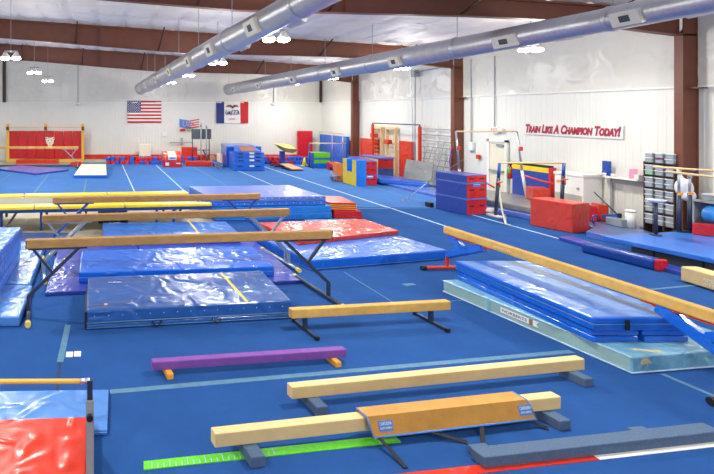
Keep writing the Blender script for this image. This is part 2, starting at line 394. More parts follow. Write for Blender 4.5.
# ------------------------------------------------------------------ balance beams on the floor
def beam_frame(pa, pb, top):
    A = at(pa[0], pa[1], top); B = at(pb[0], pb[1], top)
    u = (B-A); u.z = 0; u.normalize(); n = Vector((-u.y, u.x, 0))
    if n.y < 0: n = -n
    return A, B, u, n
def beam_body(t, A, B, n, top, hh, w_, m_, bev=.012):
    m = MB(); m.prism([A, B, B+n*w_, A+n*w_], top-hh, top, bev, 3); return obj('beam', m, m_, t)
def floor_beam(label, pa, pb, top, hh, w_, m_, foot_m, feet=(.07, .93), foot=(.13, .44, .1), name='floor_beam'):
    A, B, u, n = beam_frame(pa, pb, top); t = thing(name, label, 'balance beam', ((A.x+B.x)/2, (A.y+B.y)/2, 0))
    beam_body(t, A, B, n, top, hh, w_, m_)
    L = (B-A).length
    for f in feet:
        c = A+u*(L*f)+n*(w_/2); m = MB(); a = c-u*(foot[0]/2)-n*foot[1]/2; b = c+u*(foot[0]/2)-n*foot[1]/2
        m.prism([a, b, b+n*foot[1], a+n*foot[1]], 0, foot[2], .012, 2); obj('foot', m, foot_m, t)
    return t, A, B, u, n
floor_beam('long cream suede floor beam lying plain on two grey feet, behind the strapped one', (292, 387.5), (585, 359), .23, .13, .105, cream_m, greycarp_m, feet=(.065, .955))
tB, A, B, u, n = floor_beam('cream suede floor beam with a brown leather pad strapped over it, nearest the viewer', (215, 434), (561.4, 396.5), .23, .13, .105, cream_m, greycarp_m, feet=(.09, .955), foot=(.14, .44, .1))
# leather pad over beam B
def on_line(px):     # parameter along front top edge for image column px
    best = min(range(1001), key=lambda i: abs(CX+F*lerp(A, B, i/1000).x/lerp(A, B, i/1000).y-px)); return best/1000
s0 = on_line(365); s1 = on_line(524)
pt = thing('beam_pad', 'brown leather training pad with light blue piping strapped over the nearest cream beam', 'pad', tuple(lerp(A, B, .6)[:2])+(.05,))
P0 = lerp(A, B, s0)-n*.012; P1 = lerp(A, B, s1)-n*.012
z1 = .243; fl = .052; zlow = .085
sec0 = [P0+n*.135+Vector((0, 0, zlow-.23)) , P0+n*.129+Vector((0, 0, .01)), P0+Vector((0, 0, .013)), P0-n*fl+Vector((0, 0, zlow-.23))]
sec1 = [P1+n*.135+Vector((0, 0, zlow-.23)) , P1+n*.129+Vector((0, 0, .01)), P1+Vector((0, 0, .013)), P1-n*fl+Vector((0, 0, zlow-.23))]
sec0[3] += u*.03; sec1[3] += u*.06; sec0[0] += u*.0
m = MB()
def thick(sec, k):   # outer section and inner section
    return [sec[0]+n*k*1, sec[1]+n*k+Vector((0, 0, k)), sec[2]-n*k+Vector((0, 0, k)), sec[3]-n*k]
o0, o1 = thick(sec0, .012), thick(sec1, .012)
vs = sec0+sec1+o0+o1
fs = []
for i in range(3): fs += [(i, i+1, 4+i+1, 4+i), (8+i, 12+i, 12+i+1, 8+i+1), (i, 8+i, 8+i+1, i+1), (4+i, 4+i+1, 12+i+1, 12+i)]
fs += [(0, 4, 12, 8), (3, 11, 15, 7)]
m.add(vs, fs); obj('leather_cover', m, leather_m, pt)
m = MB(); m.tube([o0[3], o0[2], o0[1]], .007, 8); m.tube([o1[3], o1[2], o1[1]], .007, 8); m.tube([o0[3]+Vector((0, 0, -.003)), o1[3]+Vector((0, 0, -.003))], .009, 8)
obj('piping', m, label_m, pt)
sideY = (o0[2]-o0[3]); sideY = (sideY-u*sideY.dot(u)).normalized()
for (px, wd, txt) in ((382, .15, ('CAROLINA', 'GYM SUPPLY')), (519.5, .15, ('CAROLINA', 'GYM SUPPLY'))):
    s = on_line(px); c = lerp(A, B, s)-n*.012; c = c-n*(fl/2+.012)+Vector((0, 0, (zlow-.23)/2+.01))
    c += u*(.0 if px < 400 else .01); N_ = u.cross(sideY)
    m = MB(); m.plate([(-wd/2, -.045), (wd/2, -.045), (wd/2, .045), (-wd/2, .045)], c+N_*.001, u, sideY, .003); pl = obj('brand_label', m, label_m, pt); tag(pl, 'light blue label with white lettering')
    m = MB(); m.text(txt[0], .04, c+sideY*.018+N_*.004, u, sideY, .001, width=wd*.85); m.text(txt[1], .026, c-sideY*.02+N_*.004, u, sideY, .001, width=wd*.85); obj('lettering', m, white_m, pl)
for (a, b, drop) in (((379, 437), (404, 466), .2), ((430, 431), (465, 442), .2), ((481.5, 424), (483.5, 446), .2), ((527, 418), (546, 428), .2)):
    p = at(a[0], a[1], .085); q = at(b[0], b[1], .012); mid = at(lerp(a[0], b[0], .35), lerp(a[1], b[1], .35), .05)
    m = MB()
    up = Vector((0, -.5, 1))
    m.obox(p, mid, .036, .006, up); m.obox(mid, q, .036, .006, up); m.obox(q, q+(q-mid).normalized()*.02, .04, .012, up)
    obj('strap', m, strap_m, pt)
# stick-on measuring strip on the floor
q1 = [at(143.6, 470.5), at(401, 442.5), at(394, 435.5), at(143.6, 462)]
t = thing('measuring_strip', 'flat lime green rubber measuring strip on the carpet under the nearest beam', 'strip', (1.6, 4.65, 0))
m = MB(); m.prism(q1, 0, .008); obj('rubber_strip', m, lime_m, t)
for k in range(22):
    m = MB(); s = .03+k*.022; a = lerp(q1[0], q1[1], s); b = lerp(q1[3], q1[2], s); hi_ = .9 if k % 3 == 0 else .55
    strip(m, a+(b-a)*.05, a+(b-a)*hi_, .007, .008, .001); obj('scale_mark', m, strip_white_m, t)
# purple beam, low beam on steel legs
floor_beam('short purple suede floor beam resting on two small orange feet', (153, 362.5), (347, 349.5), .17, .1, .105, purple_m, orange_m, feet=(.075, .93), foot=(.08, .3, .07))
tL, A, B, u, n = floor_beam('low ochre beam held up on two steel T-shaped stands', (292, 310), (451, 301.5), .33, .13, .105, ochre_m, gunmetal, feet=())
for f in (.09, .885):
    c = lerp(A, B, f)+n*.05; m = MB(); m.obox(Vector((c.x, c.y, .03)), Vector((c.x, c.y, .205)), .04, .06); st = obj('stand_post', m, gunmetal, tL)
    m = MB(); m.obox(Vector((c.x, c.y, .025))-n*.3, Vector((c.x, c.y, .025))+n*.3, .04, .045, bev=.006); obj('stand_foot', m, gunmetal, tL)
    m = MB()
    for s in (-1, 1): m.obox(Vector((c.x, c.y, .027))+n*s*.28, Vector((c.x, c.y, .027))+n*s*.33, .058, .054, bev=.005)
    obj('rubber_cap', m, black_m, tL)
# grey carpet beam + red/white strip at the bottom right
A, B, u, n = beam_frame((484, 457.5), (722, 431), .1); t = thing('carpeted_floor_beam', 'grey carpet-covered low beam lying in the bottom right corner', 'balance beam', (lerp(A, B, .5).x, lerp(A, B, .5).y, 0))
m = MB(); m.prism([A, B, B+n*.14, A+n*.14], 0.0, .1, .012, 3); obj('beam', m, greycarp_m, t)
for s in (.02, .70):
    c = lerp(A, B, s); m = MB(); m.prism([c+n*.143, c+u*.18+n*.143, c+u*.18+n*.22, c+n*.22], 0, .07, .012); obj('foot', m, greycarp_m, t)
t = thing('floor_tape', 'flat red and white floor strip along the front of the grey beam', 'floor strip', (4.6, 4.5, 0))
a1 = at(600, 460); b1 = at(714, 447); d1 = (b1-a1).normalized(); nn = Vector((-d1.y, d1.x, 0)); a0 = a1-d1*2.2; b1 = a1+d1*2.2
m = MB(); m.prism([a0, a1, a1+nn*.095, a0+nn*.095], 0, .004); tag(obj('red_tape', m, orred_m, t), 'red half')
m = MB(); m.prism([a1, b1, b1+nn*.095, a1+nn*.095], 0, .004); tag(obj('white_tape', m, white_m, t), 'white half')

# ------------------------------------------------------------------ high beams
def high_beam(label, pa, pb, top, suede, legm, double=False, pad=None, basem=None, basehalf=.5, basefar=None, reach=.84, ends=(0, 1), ab=None, name='balance_beam', capm=black_m, extra=None):
    if ab: A, B = Vector(ab[0]), Vector(ab[1]); u = (B-A).normalized(); n = Vector((-u.y, u.x, 0))
    else: A, B, u, n = beam_frame(pa, pb, top)
    c = (A+B)/2; t = thing(name, label, 'balance beam', (c.x, c.y, 0))
    w_ = .11; hh = .14
    beam_body(t, A, B, n, top, hh, w_, suede, .02)
    basem = basem or legm
    for e in ends:
        E = (B if e else A)+n*w_/2; d = -u if e else u; zz = top-hh
        mp = E+d*.0; m = MB(); m.box((E.x-.035, E.y-.035, zz-.02), (E.x+.035, E.y+.035, zz+.01)) if False else None
        Lp = [Vector((E.x, E.y, .08))+d*.04, Vector((E.x, E.y, .30))+d*.04, Vector((E.x, E.y, zz))+d*reach]
        m = MB()
        offs = (-.06, .06) if double else (0,)
        for of in offs:
            m.obox(Lp[0]+n*of, Lp[1]+n*of, .05, .05); m.obox(Lp[1]+n*of-Vector((0, 0, .01)), Lp[2]+n*of, .05, .05, up=n)
        if double:
            for s in (.15, .4, .65, .9):
                q = lerp(Lp[1], Lp[2], s); m.obox(q-n*.08, q+n*.08, .03, .03)
        obj('leg', m, legm, t)
        mid = lerp(Lp[1], Lp[2], .47)
        m = MB(); m.obox(Vector((E.x, E.y, zz))+d*.1, mid, .04, .04, up=n); obj('brace', m, legm, t)
        m = MB(); m.obox(Vector((E.x, E.y, zz-.01))+d*.04, Vector((E.x, E.y, zz-.01))+d*(reach+.12), .07, .03); obj('mounting_plate', m, basem, t)
        m = MB(); f0 = Vector((E.x, E.y, .05))+d*.04
        bf = basefar or basehalf; m.tube([f0-n*basehalf, f0+n*bf], .035, 10); obj('base_bar', m, basem, t)
        for s in (-1, 1):
            m = MB(); hb_ = basehalf if s < 0 else bf; m.tube([f0+n*s*(hb_-.06)-Vector((0, 0, .004)), f0+n*s*(hb_+.03)-Vector((0, 0, .004))], .045, 10); obj('rubber_foot', m, capm, t)
        if pad:
            m = MB(); m.obox(lerp(Lp[1], Lp[2], .02), lerp(Lp[1], Lp[2], .93), .14, .12, up=n, bev=.02); obj('leg_pad', m, pad, t)
            a_ = Vector((E.x, E.y, zz))+d*.1; m = MB(); m.obox(lerp(a_, mid, .08), lerp(a_, mid, .9), .13, .11, up=n, bev=.02); obj('leg_pad', m, pad, t)
        if extra == 'cap' :
            m = MB(); m.prism([E-n*.056-d*.004, E+n*.056-d*.004, E+n*.056+d*.012, E-n*.056+d*.012], zz, top-.01); obj('end_cap', m, black_m, t)
    return t
yfoot = mat('yellow_rubber', (210, 196, 96), .6)
high_beam('tan suede high balance beam nearest of the three parallel ones, on dark grey legs', (25.6, 240.3), (332.6, 230.6), 1.18, suede_m, gunmetal, basehalf=.45, basefar=1.1, extra='cap', capm=yfoot)
high_beam('tan suede high balance beam in the middle of the three, on silver double legs', (41.9, 215.7), (290.3, 208.8), 1.18, suede_m, silver_m, double=True, basehalf=.45, basefar=1.1, capm=yfoot)
high_beam('tan suede high balance beam farthest of the three, on blue legs', (52.7, 197.8), (260.8, 193.6), 1.18, suede_m, bluemetal, basehalf=.55)
pl = high_beam('ochre balance beam with blue padded legs and red base, running along the right', None, None, .87, ochre_m, redmetal, pad=royal_m, basehalf=.5, reach=1.04, ab=((6.93, 10.04, .87), (7.06, 5.35, .87)))
m = MB(); m.text('AMERICAN', .07, (6.83+.117, 8.6, .805), (.03, -1, 0), (0, 0, 1), .001); 
m.v = [v+Vector((-.008, 0, 0)) for v in m.v]
obj('lettering', m, cream_m, pl)
# cream beam end at the right, lettering on its side
tb = thing('floor_beam', 'cream floor beam with white lettering cut off by the right edge, beside the roll mat', 'balance beam', (10.9, 8, 0))
ed = Vector((-.05, -1, 0)).normalized(); nn = Vector((1, -.05, 0)).normalized(); a = Vector((10.86, 9.33, 0)); b = a+ed*3.0
m = MB(); m.prism([a, a+nn*.3, b+nn*.3, b], .02, .29, .035, 3); obj('beam', m, cream_m, tb)
m = MB(); m.text('AMERICAN', .085, a+ed*.62+Vector((0, 0, .165))-nn*.002, ed, (0, 0, 1), .001, mi=0, width=.5); m.text('ATHLETIC', .06, a+ed*.62+Vector((0, 0, .09))-nn*.002, ed, (0, 0, 1), .001, width=.5)
obj('lettering', m, white_m, tb)
m = MB(); m.prism([a+ed*.3+nn*.05, a+ed*.3+nn*.25, a+ed*.5+nn*.25, a+ed*.5+nn*.05], 0, .03); obj('foot', m, greycarp_m, tb)

# ------------------------------------------------------------------ mats
def piping(t, q, z, r=.008, m_=None, name='piping'):
    m = MB(); q = [Vector((p[0], p[1], z)) for p in q]; m.tube(q+[q[0]], r, 6, caps=False); return obj(name, m, m_ or lightb_m, t)
def slab(name, label, q, z0, z1, m_, cat='mat', bev=.03, group=None, top=None, pip=None, seg=3):
    c = sum((Vector(p[:2]) for p in q), Vector((0, 0)))/len(q)
    if pip is None:
        m = MB(); m.prism(q, z0, z1, bev, seg, top=(1 if top else None)); return tag(obj(name, m, [m_, top] if top else m_), label, cat, group)
    t = thing(name, label, cat, (c.x, c.y, z0), group); m = MB(); m.prism(q, z0, z1, bev, seg, top=(1 if top else None)); obj('mat_cover', m, [m_, top] if top else m_, t)
    for z in pip: piping(t, inset(q, .002), z)
    return t
# A: nearest thick crash mat (two layers)
qa = [at(86, 330.5), at(292.3, 319), None, None]
d = (qa[1]-qa[0]).normalized(); nn = Vector((0, .97, 0)); qa[2] = qa[1]+nn*1.5; qa[3] = qa[0]+nn*1.5
t = thing('crash_mat', 'denim blue crash mat with a yellow stripe, nearest of the mats under the beams', 'mat', tuple((qa[0]+qa[2])/2)[:2]+(0,))
m = MB(); m.prism(qa, 0, .085, .025, 3); tag(obj('lower_layer', m, navy_m, t), 'thin lower layer')
m = MB(); m.prism([qa[0]+nn*.01, qa[1]+nn*.01, qa[2], qa[3]], .088, .285, .035, 3); obj('mat_cover', m, navy_m, t)
m = MB(); m.tube([qa[0]+nn*.005+Vector((0, 0, .1)), qa[1]+nn*.005+Vector((0, 0, .1))], .009, 6); m.tube([qa[0]+Vector((0, 0, .03))-nn*.004, qa[1]+Vector((0, 0, .03))-nn*.004], .006, 6); obj('piping', m, strip_m, t)
def top_pt(s, v, z): return lerp(qa[0], qa[1], s)+nn*(v*1.5)+Vector((0, 0, z))
m = MB(); strip(m, top_pt(.775, .03, 0), top_pt(.755, .97, 0), .045, .284, .003); obj('yellow_tape', m, yel_strip, t)
m = MB(); m.box((0, 0, 0), (.3, .1, .004)); c = top_pt(.1, .75, .285); m.v = [c+d*v.x+nn*v.y+Vector((0, 0, v.z)) for v in m.v]; lb = obj('brand_label', m, violet_m, t)
m = MB(); m.text('TUMBL', .07, c+d*.15+nn*.05+Vector((0, 0, .004)), d, nn, .001, width=.24); obj('lettering', m, white_m, lb)
m = MB()
for k in range(15): p = top_pt(.04+k*.065, 0, .2)-nn*.0; m.sphere(p, .007, n=8)
obj('snap', m, strip_white_m, t)['kind'] = 'stuff'
m = MB(); m.box((0, -.003, 0), (.05, .003, .06)); c = top_pt(.085, .12, .287); m.v = [c+d*v.x+nn*(v.z)+Vector((0, 0, v.y)) for v in m.v]; obj('tag', m, orange_m, t)
for s in (.33, .62):
    p = top_pt(s, -.008, .055); m = MB(); m.tube([p+d*.07+Vector((0, 0, .035)), p+d*.045-nn*.04, p-nn*.05-Vector((0, 0, .02)), p-d*.045-nn*.04, p-d*.07+Vector((0, 0, .035))], .012, 6); obj('handle', m, black_m, t)
m = MB(); m.prism([qa[0]-d*.02-nn*.01, qa[0]+d*.004-nn*.01, qa[3]+d*.004-nn*.4, qa[3]-d*.02-nn*.4], .02, .27, .004); tag(obj('side_flap', m, black_m, t), 'dark hanging side flap')
# purple landing mats under B
base = [at(38, 297), at(303, 283.3)]; d = (base[1]-base[0]).normalized(); nn = Vector((0, 1, 0)); W = (base[1]-base[0]).length
slab('landing_mat', 'thin violet-blue landing mat under the beams, left piece next to the light blue mats', [base[0]+d*.12+nn*.02, base[0]+d*1.95+nn*.02, base[0]+d*1.95+nn*3.2, base[0]+d*.12+nn*3.2], 0, .06, violet_m, bev=.012)
tp = thing('landing_mat', 'thin violet-blue landing mat under the beams, right piece with a small logo', 'mat', tuple(base[1])[:2]+(0,))
m = MB(); m.prism([base[0]+d*1.97, base[1], base[1]+nn*3.3, base[0]+d*1.97+nn*3.3], 0, .06, .012, 3); obj('mat_cover', m, violet_m, tp)
m = MB(); m.text('TUMBL', .07, base[1]-d*.3+nn*.45+Vector((0, 0, .06)), d, nn, .001, width=.3); obj('lettering', m, white_m, tp)
# B
qb = [at(78.5, 283.2, .065), at(274.4, 276.2, .065)]; d = (qb[1]-qb[0]).normalized(); nn = Vector((0, 1, 0)); qb += [qb[1]+nn*1.45, qb[0]+nn*1.45]
t = slab('crash_mat', 'royal blue crash mat in the middle row between the two nearer beams', qb, .062, .255, royal_m, pip=(.16,), bev=.035)
# C
qc = [at(103, 245, .062), at(242, 243, .062)]; d = (qc[1]-qc[0]).normalized(); nn = Vector((0, 1, 0)); qc += [qc[1]+nn*1.5, qc[0]+nn*1.5]
t = slab('crash_mat', 'blue crash mat with small logo and yellow stripe, between the middle and nearest beams', qc, .062, .25, royal2_m, bev=.035, pip=(.15,))
m = MB(); strip(m, lerp(qc[0], qc[1], .70)+nn*.05, lerp(qc[0], qc[1], .70)+nn*1.7, .05, .249, .003); obj('yellow_tape', m, yel_strip, t)
m = MB(); m.text('TUMBL', .1, lerp(qc[0], qc[1], .1)+nn*1.45+Vector((0, 0, .19)), d, nn, .001, width=.35); obj('lettering', m, white_m, t)
# D stack : four layers at the back
qd = [at(215, 221, 0), at(332, 218.5, 0)]; d = (qd[1]-qd[0]).normalized(); nn = Vector((-d.y, d.x, 0)); qd += [qd[1]+nn*2.3, qd[0]+nn*2.3]
zz = 0
for k, (hh, mm, lab, sh) in enumerate(((.19, tramp_b_m, 'bright blue crash mat at the bottom of the four-high stack behind the beams', 0), (.19, tramp_b_m, 'bright blue crash mat second from bottom in the stack behind the beams', 0),
                                 (.13, royal_m, 'blue folding mat with snaps second from top in the stack behind the beams', .1), (.15, lav_m, 'shiny lavender-blue mat on top of the stack behind the beams', .1))):
    q = [p-d*sh*(1 if i in (0, 3) else 1.6)+nn*.02*k for i, p in enumerate(qd)]
    t = slab('crash_mat', lab, q, zz+.002, zz+hh, mm, bev=.03, pip=(zz+hh*.5,) if k > 1 else (zz+.02,), group=None)
    if k > 1:
        m = MB()
        for j in range(16): m.sphere(lerp(q[0], q[1], .04+j*.061)+Vector((0, 0, zz+hh*.72)), .016, n=6)
        obj('snap', m, strip_white_m, t)['kind'] = 'stuff'
    if k == 1:
        p = lerp(q[0], q[1], .53)-nn*.005+Vector((0, 0, zz+.1)); m = MB(); m.tube([p-d*.1, p-d*.05-nn*.05-Vector((0, 0, .04)), p+d*.05-nn*.05-Vector((0, 0, .04)), p+d*.1], .014, 6); obj('handle', m, black_m, t)
    zz += hh
slab('thin_mat', 'thin light teal mat on the carpet in front of the tall blue stack', [(6.0, 13.9), (7.6, 14.05), (7.55, 14.6), (5.95, 14.45)], 0, .05, teal_m, bev=.01)
# red folding mats stack
zz = 0; g = [at(333, 218.3), at(359.5, 218)]
q = [Vector((7.02, 14.85)), Vector((7.78, 14.75)), Vector((7.92, 16.0)), Vector((7.16, 16.1))]
t = thing('folding_mat', 'red folding panel mat, folded flat at the bottom of the small red stack', 'mat', (7.45, 15.4, 0), 'folded red mats')
for k in range(3):
    m = MB(); m.prism(q, zz+.002, zz+.075, .012, 2); obj('panel', m, red_m, t); zz += .076
q2 = [p+Vector((-.1, .1)) for p in q]
t = thing('folding_mat', 'red folding panel mat with yellow edge bands, folded on top of the red stack', 'mat', (7.35, 15.5, zz), 'folded red mats')
for k in range(4):
    m = MB(); m.prism(q2, zz+.002, zz+.055, .01, 2); m.prism([q2[0]+Vector((.0, -.005)), q2[1]+Vector((.005, -.005)), q2[2]+Vector((.005, 0)), q2[3]], zz+.034, zz+.05, mi=1) if k < 3 else None; obj('panel', m, [red_m, yel_strip], t); zz += .057
# G and E on the right of the beams
qg = [at(310.6, 270.6), at(448.3, 259.3)]; d = (qg[1]-qg[0]).normalized(); nn = Vector((-d.y, d.x, 0)); qg += [qg[1]+nn*2.1, qg[0]+nn*2.1]
t = slab('crash_mat', 'shiny blue crash mat with creased front edge, below the orange-red mat', qg, 0, .2, royal_m, bev=.04, top=royal2_m, pip=(.02,))
qe = [at(299, 241, .3), at(398.7, 230.3, .3), at(364, 218.8, .3), at(258, 222.5, .3)]
slab('crash_mat', 'thin orange-red mat lying on the shiny blue crash mat', qe, .202, .3, orred_m, bev=.02)
# left: tall blue stack + light blue mats
zz = .15
for k, lab in enumerate(('thick blue mat at the bottom of the stack cut by the left edge', 'thick blue mat in the middle of the stack cut by the left edge', 'thick wavy blue mat on top of the stack cut by the left edge')):
    q = [(-4.2+.02*k, 7.2), (-1.62-.03*k, 7.2), (-1.58+.02*k, 10.15), (-4.2, 10.15)]
    slab('crash_mat', lab, q, zz+.002, zz+.225, (royal_m, royal_m, lightb_m)[k] if k < 2 else royal_m, bev=.05, group=None, top=lightb_m if k == 2 else None, seg=4); zz += .227
slab('landing_mat', 'light blue creased landing mat at the left, front one', [(-4.2, 7.35), (-1.16, 7.35), (-1.14, 8.72), (-4.2, 8.72)], 0, .15, lightb_m, bev=.035)
slab('landing_mat', 'light blue creased landing mat at the left, behind the front one', [(-4.2, 8.76), (-1.2, 8.76), (-1.2, 11.7), (-4.2, 11.7)], 0, .15, lightb_m, bev=.03)
# right teal mat with blue stack
P = at(632, 374.5); Q = at(443, 292); d = (Q-P).normalized(); nn = Vector((d.y, -d.x, 0))
t = thing('crash_mat', 'teal crash mat with sage green side and white name patch, under folded blue mats', 'mat', (7.2, 7.4, 0))
qt = [P, Q, Q+nn*1.95, P+nn*1.95]
m = MB(); m.prism(qt, 0, .215, .03, 3, sides=[1, 0, 0, 0]); obj('mat_cover', m, [teal_m, sage_m], t)
m = MB(); m.tube([p+Vector((0, 0, .016))-nn*.0 for p in (qt[1], qt[0], qt[3])], .012, 6); m.tube([qt[1]+Vector((0, 0, .2))-nn*.0, qt[0]+Vector((0, 0, .2))], .008, 6); obj('piping', m, strip_white_m, t)
X_ = -d; c = lerp(Q, P, .47)-nn*.003+Vector((0, 0, .12)); 
m = MB(); m.plate([(-.22, -.04), (.22, -.04), (.22, .04), (-.22, .04)], c, X_, (0, 0, 1), .003); m.plate([(.23, -.04), (.28, -.04), (.28, .04), (.23, .04)], c, X_, (0, 0, 1), .003, mi=1); m.plate([(.28, -.04), (.36, -.04), (.33, 0), (.36, .04), (.28, .04)], c, X_, (0, 0, 1), .003, mi=0)
pl = obj('name_patch', m, [white_m, suede_dk], t)
m = MB(); m.text('NORBERTS', .06, c-nn*.004, X_, (0, 0, 1), .001, width=.38); obj('lettering', m, dkgrey_m, pl)
m = MB(); p = lerp(Q, P, .32); m.obox(p+Vector((0, 0, .02))-nn*.006, p+Vector((0, 0, .21))-nn*.006, .04, .01, up=nn); obj('strap', m, teal_m, t)
m = MB(); c = lerp(qt[0], qt[3], .12)+d*.18; m.prism([c, c+nn*.28-d*.1, c+nn*.26-d*.16, c-d*.04], .214, .219, .001); obj('torn_patch', m, cream_m, t)
m = MB(); c = lerp(qt[0], qt[3], .06); m.plate([(0, 0), (.16, .0), (.1, .06), (.02, .05)], c-d*.004+Vector((0, 0, .12)), nn, (0, 0, 1), .004); obj('torn_patch', m, cream_m, t)
# folded panel mats on it
Pn = at(593.5, 343, .215); X0 = Pn.x; Y0 = Pn.y
for i, (xa, xb, lab) in enumerate(((X0, X0+.60, 'folded blue mat at the left bottom of the striped stack on the teal mat'), (X0+.66, X0+1.24, 'folded blue mat at the right bottom of the striped stack on the teal mat'))):
    t = thing('folding_mat', lab, 'mat', ((xa+xb)/2, Y0+1.2, .217), 'folded blue mats on the teal mat')
    for k in range(2):
        m = MB(); m.prism([(xa, Y0+.03*k), (xb, Y0+.02), (xb, Y0+2.42), (xa, Y0+2.42)], .217+k*.078, .293+k*.078, .02, 3); obj('panel', m, royal_m, t)
t = thing('folding_mat', 'large blue panel mat with lighter and darker stripes, on top of the teal mat stack', 'mat', (X0+.6, Y0+1.2, .375))
for k in range(2):
    z0 = .375+k*.085; m = MB()
    if k == 0: m.prism([(X0-.02, Y0-.02), (X0+1.24, Y0), (X0+1.24, Y0+2.44), (X0-.02, Y0+2.44)], z0, z0+.082, .025, 3, mi=0)
    else:
        m.prism([(X0-.02, Y0-.02), (X0+1.24, Y0), (X0+1.24, Y0+2.44), (X0-.02, Y0+2.44)], z0, z0+.082, .025, 3, mi=0)
        for (a, b, mi) in ((.02, .28, 1), (.28, .52, 2), (.52, .82, 1), (.82, .98, 3), (.98, 1.2, 1)):
            m.prism([(X0+a, Y0+.02), (X0+b, Y0+.03), (X0+b, Y0+2.41), (X0+a, Y0+2.41)], z0+.07, z0+.0835, mi=mi)
    obj('panel', m, [royal_m, lightb_m, royal2_m, mat('dusty_blue_vinyl', (92, 116, 160), .4, bump=.3, scale=2, ridge=True)] if k else royal_m, t)
piping(t, [(X0-.025, Y0-.022), (X0+1.243, Y0-.002), (X0+1.243, Y0+2.44), (X0-.025, Y0+2.44)], .459, .007)
m = MB(); m.plate([(0, 0), (.05, 0), (.05, .13), (0, .13)], (X0+.38, Y0-.022, .39), (1, 0, 0), (0, 0, 1), .012); obj('strap', m, black_m, t)

# ------------------------------------------------------------------ long trampoline
t = thing('trampoline', 'long trampoline with yellow edge pads and blue steel frame behind the beams', 'trampoline', (-1, 14.3, -.012))
yf = 13.2; 
def flat_pts(px, py): return at(px, py, .7)
A1 = at(-60, 209.5, .7); B1 = at(213, 203.8, .7); A2 = at(-60, 195.6, .7); B2 = at(186, 191.2, .7)
def pad(a, b, wd, name='edge_pad', side=1, m_=yellow_m, taper=0):
    a = Vector(a); b = Vector(b); dd = (b-a).normalized(); n_ = Vector((-dd.y, dd.x, 0))*wd*side
    m = MB(); k = 4
    q = [a, b, b+n_*(1-taper), a+n_] if side > 0 else [a+n_, b+n_, b, a]
    m.prism([Vector(p) for p in q], .64, .72, .02, 2); return obj(name, m, m_, t)
A1.z = B1.z = A2.z = B2.z = 0
for i in range(3):
    pad(lerp(A1, B1, i/3), lerp(A1, B1, (i+1)/3-.004), .42, taper=.55 if i == 2 else 0)
    pad(lerp(A2, B2, i/3), lerp(A2, B2, (i+1)/3-.004), .42, side=-1)
m = MB(); m.prism([A1+Vector((.1, .4, 0)), B1+Vector((-.3, .35, 0)), B2+Vector((-.1, -.4, 0)), A2+Vector((.1, -.4, 0))], .66, .675); obj('jumping_bed', m, mat('grey_webbing', (140, 140, 128), .8, bump=.3, scale=60), t)
m = MB()
for (a, b) in ((A1, B1), (A2, B2)): m.obox(a+Vector((0, .1 if a is A1 else -.1, .60)), b+Vector((0, .1 if a is A1 else -.1, .60)), .06, .1)
m.obox(B1+Vector((-.1, .1, .6)), B2+Vector((-.1, -.1, .6)), .06, .1)
obj('frame', m, bluemetal, t)
for px in (-30, 1, 41, 80, 119, 157, 174):
    X = (px-CX)*13.35/F; m = MB(); m.obox((X, 13.42, -.01), (X, 13.42, .6), .07, .07); obj('leg', m, bluemetal, t)
    X = (px+6-CX)*15.2/F; m = MB(); m.obox((X, 15.15, -.01), (X, 15.15, .6), .07, .07); obj('leg', m, gunmetal, t)
for px in (10, 170):
    X = (px-CX)*14/F; m = MB(); m.obox((X, 13.5, .05), (X+.3, 14.6, .55), .05, .05, up=(1, 0, 0)); obj('brace', m, grey_m, t)
m = MB(); m.box((.0, 14.2, -.012), (.85, 14.8, .3), .02); m.box((.15, 14.1, .05), (.3, 14.2, .25)); m.box((.5, 14.1, .05), (.65, 14.2, .25)); tag(obj('tool_case', m, black_m), 'dark case stored on the concrete under the long trampoline', 'case')
slab('floor_mat', 'dark blue mat on the concrete in front of the trampoline legs', [(-2.9, 12.05), (-.75, 12.05), (-.75, 12.9), (-2.9, 12.9)], -.01, .05, navy_m, bev=.01)

# ------------------------------------------------------------------ bottom left bar and mats
t = slab('panel_mat', 'light blue mat under the low bar at the bottom left corner', [(-3.2, 4.88), (.09, 4.88), (.12, 5.6), (-3.2, 5.5)], 0, .055, lightb_m, bev=.012, pip=(.03,))
slab('panel_mat', 'orange-red shiny mat under the low bar at the bottom left corner', [(-3.2, 3.3), (-.10, 3.3), (-.105, 5.02), (-3.2, 4.87)], .058, .10, orred_m, bev=.012)
t = thing('low_bar', 'low practice bar with yellow rail and grey uprights at the bottom left', 'bar', (-1.2, 4.15, 0))
m = MB(); m.tube([(-2.4, 4.12, .935), (-.135, 4.15, .925)], .02, 12); obj('rail', m, mat('yellow_fibre', (240, 190, 80), .4), t)
for X in (-.067, -2.5):
    m = MB(); m.tube([(X+(-.08 if X > -1 else .1), 4.15, .925), (X, 4.15, .93)], .022, 12); obj('rail_clamp', m, silver_m, t)
    m = MB(); m.obox((X, 4.15, .75), (X, 4.15, .94), .045, .045); obj('inner_post', m, gunmetal, t)
    m = MB(); m.obox((X, 4.15, .10), (X, 4.15, .78), .065, .065, bev=.004); obj('upright', m, grey_m, t)
    m = MB(); m.tube([(X, 4.10, .66), (X, 4.07, .66)], .028, 12); obj('knob', m, black_m, t)
    m = MB(); m.obox((X+.0, 3.4, .12), (X+.0, 4.95, .12), .05, .05, bev=.004) ; m.obox((X, 4.6, .13), (X, 4.16, .45), .04, .04, up=(1, 0, 0)); obj('base_bar', m, grey_m, t)

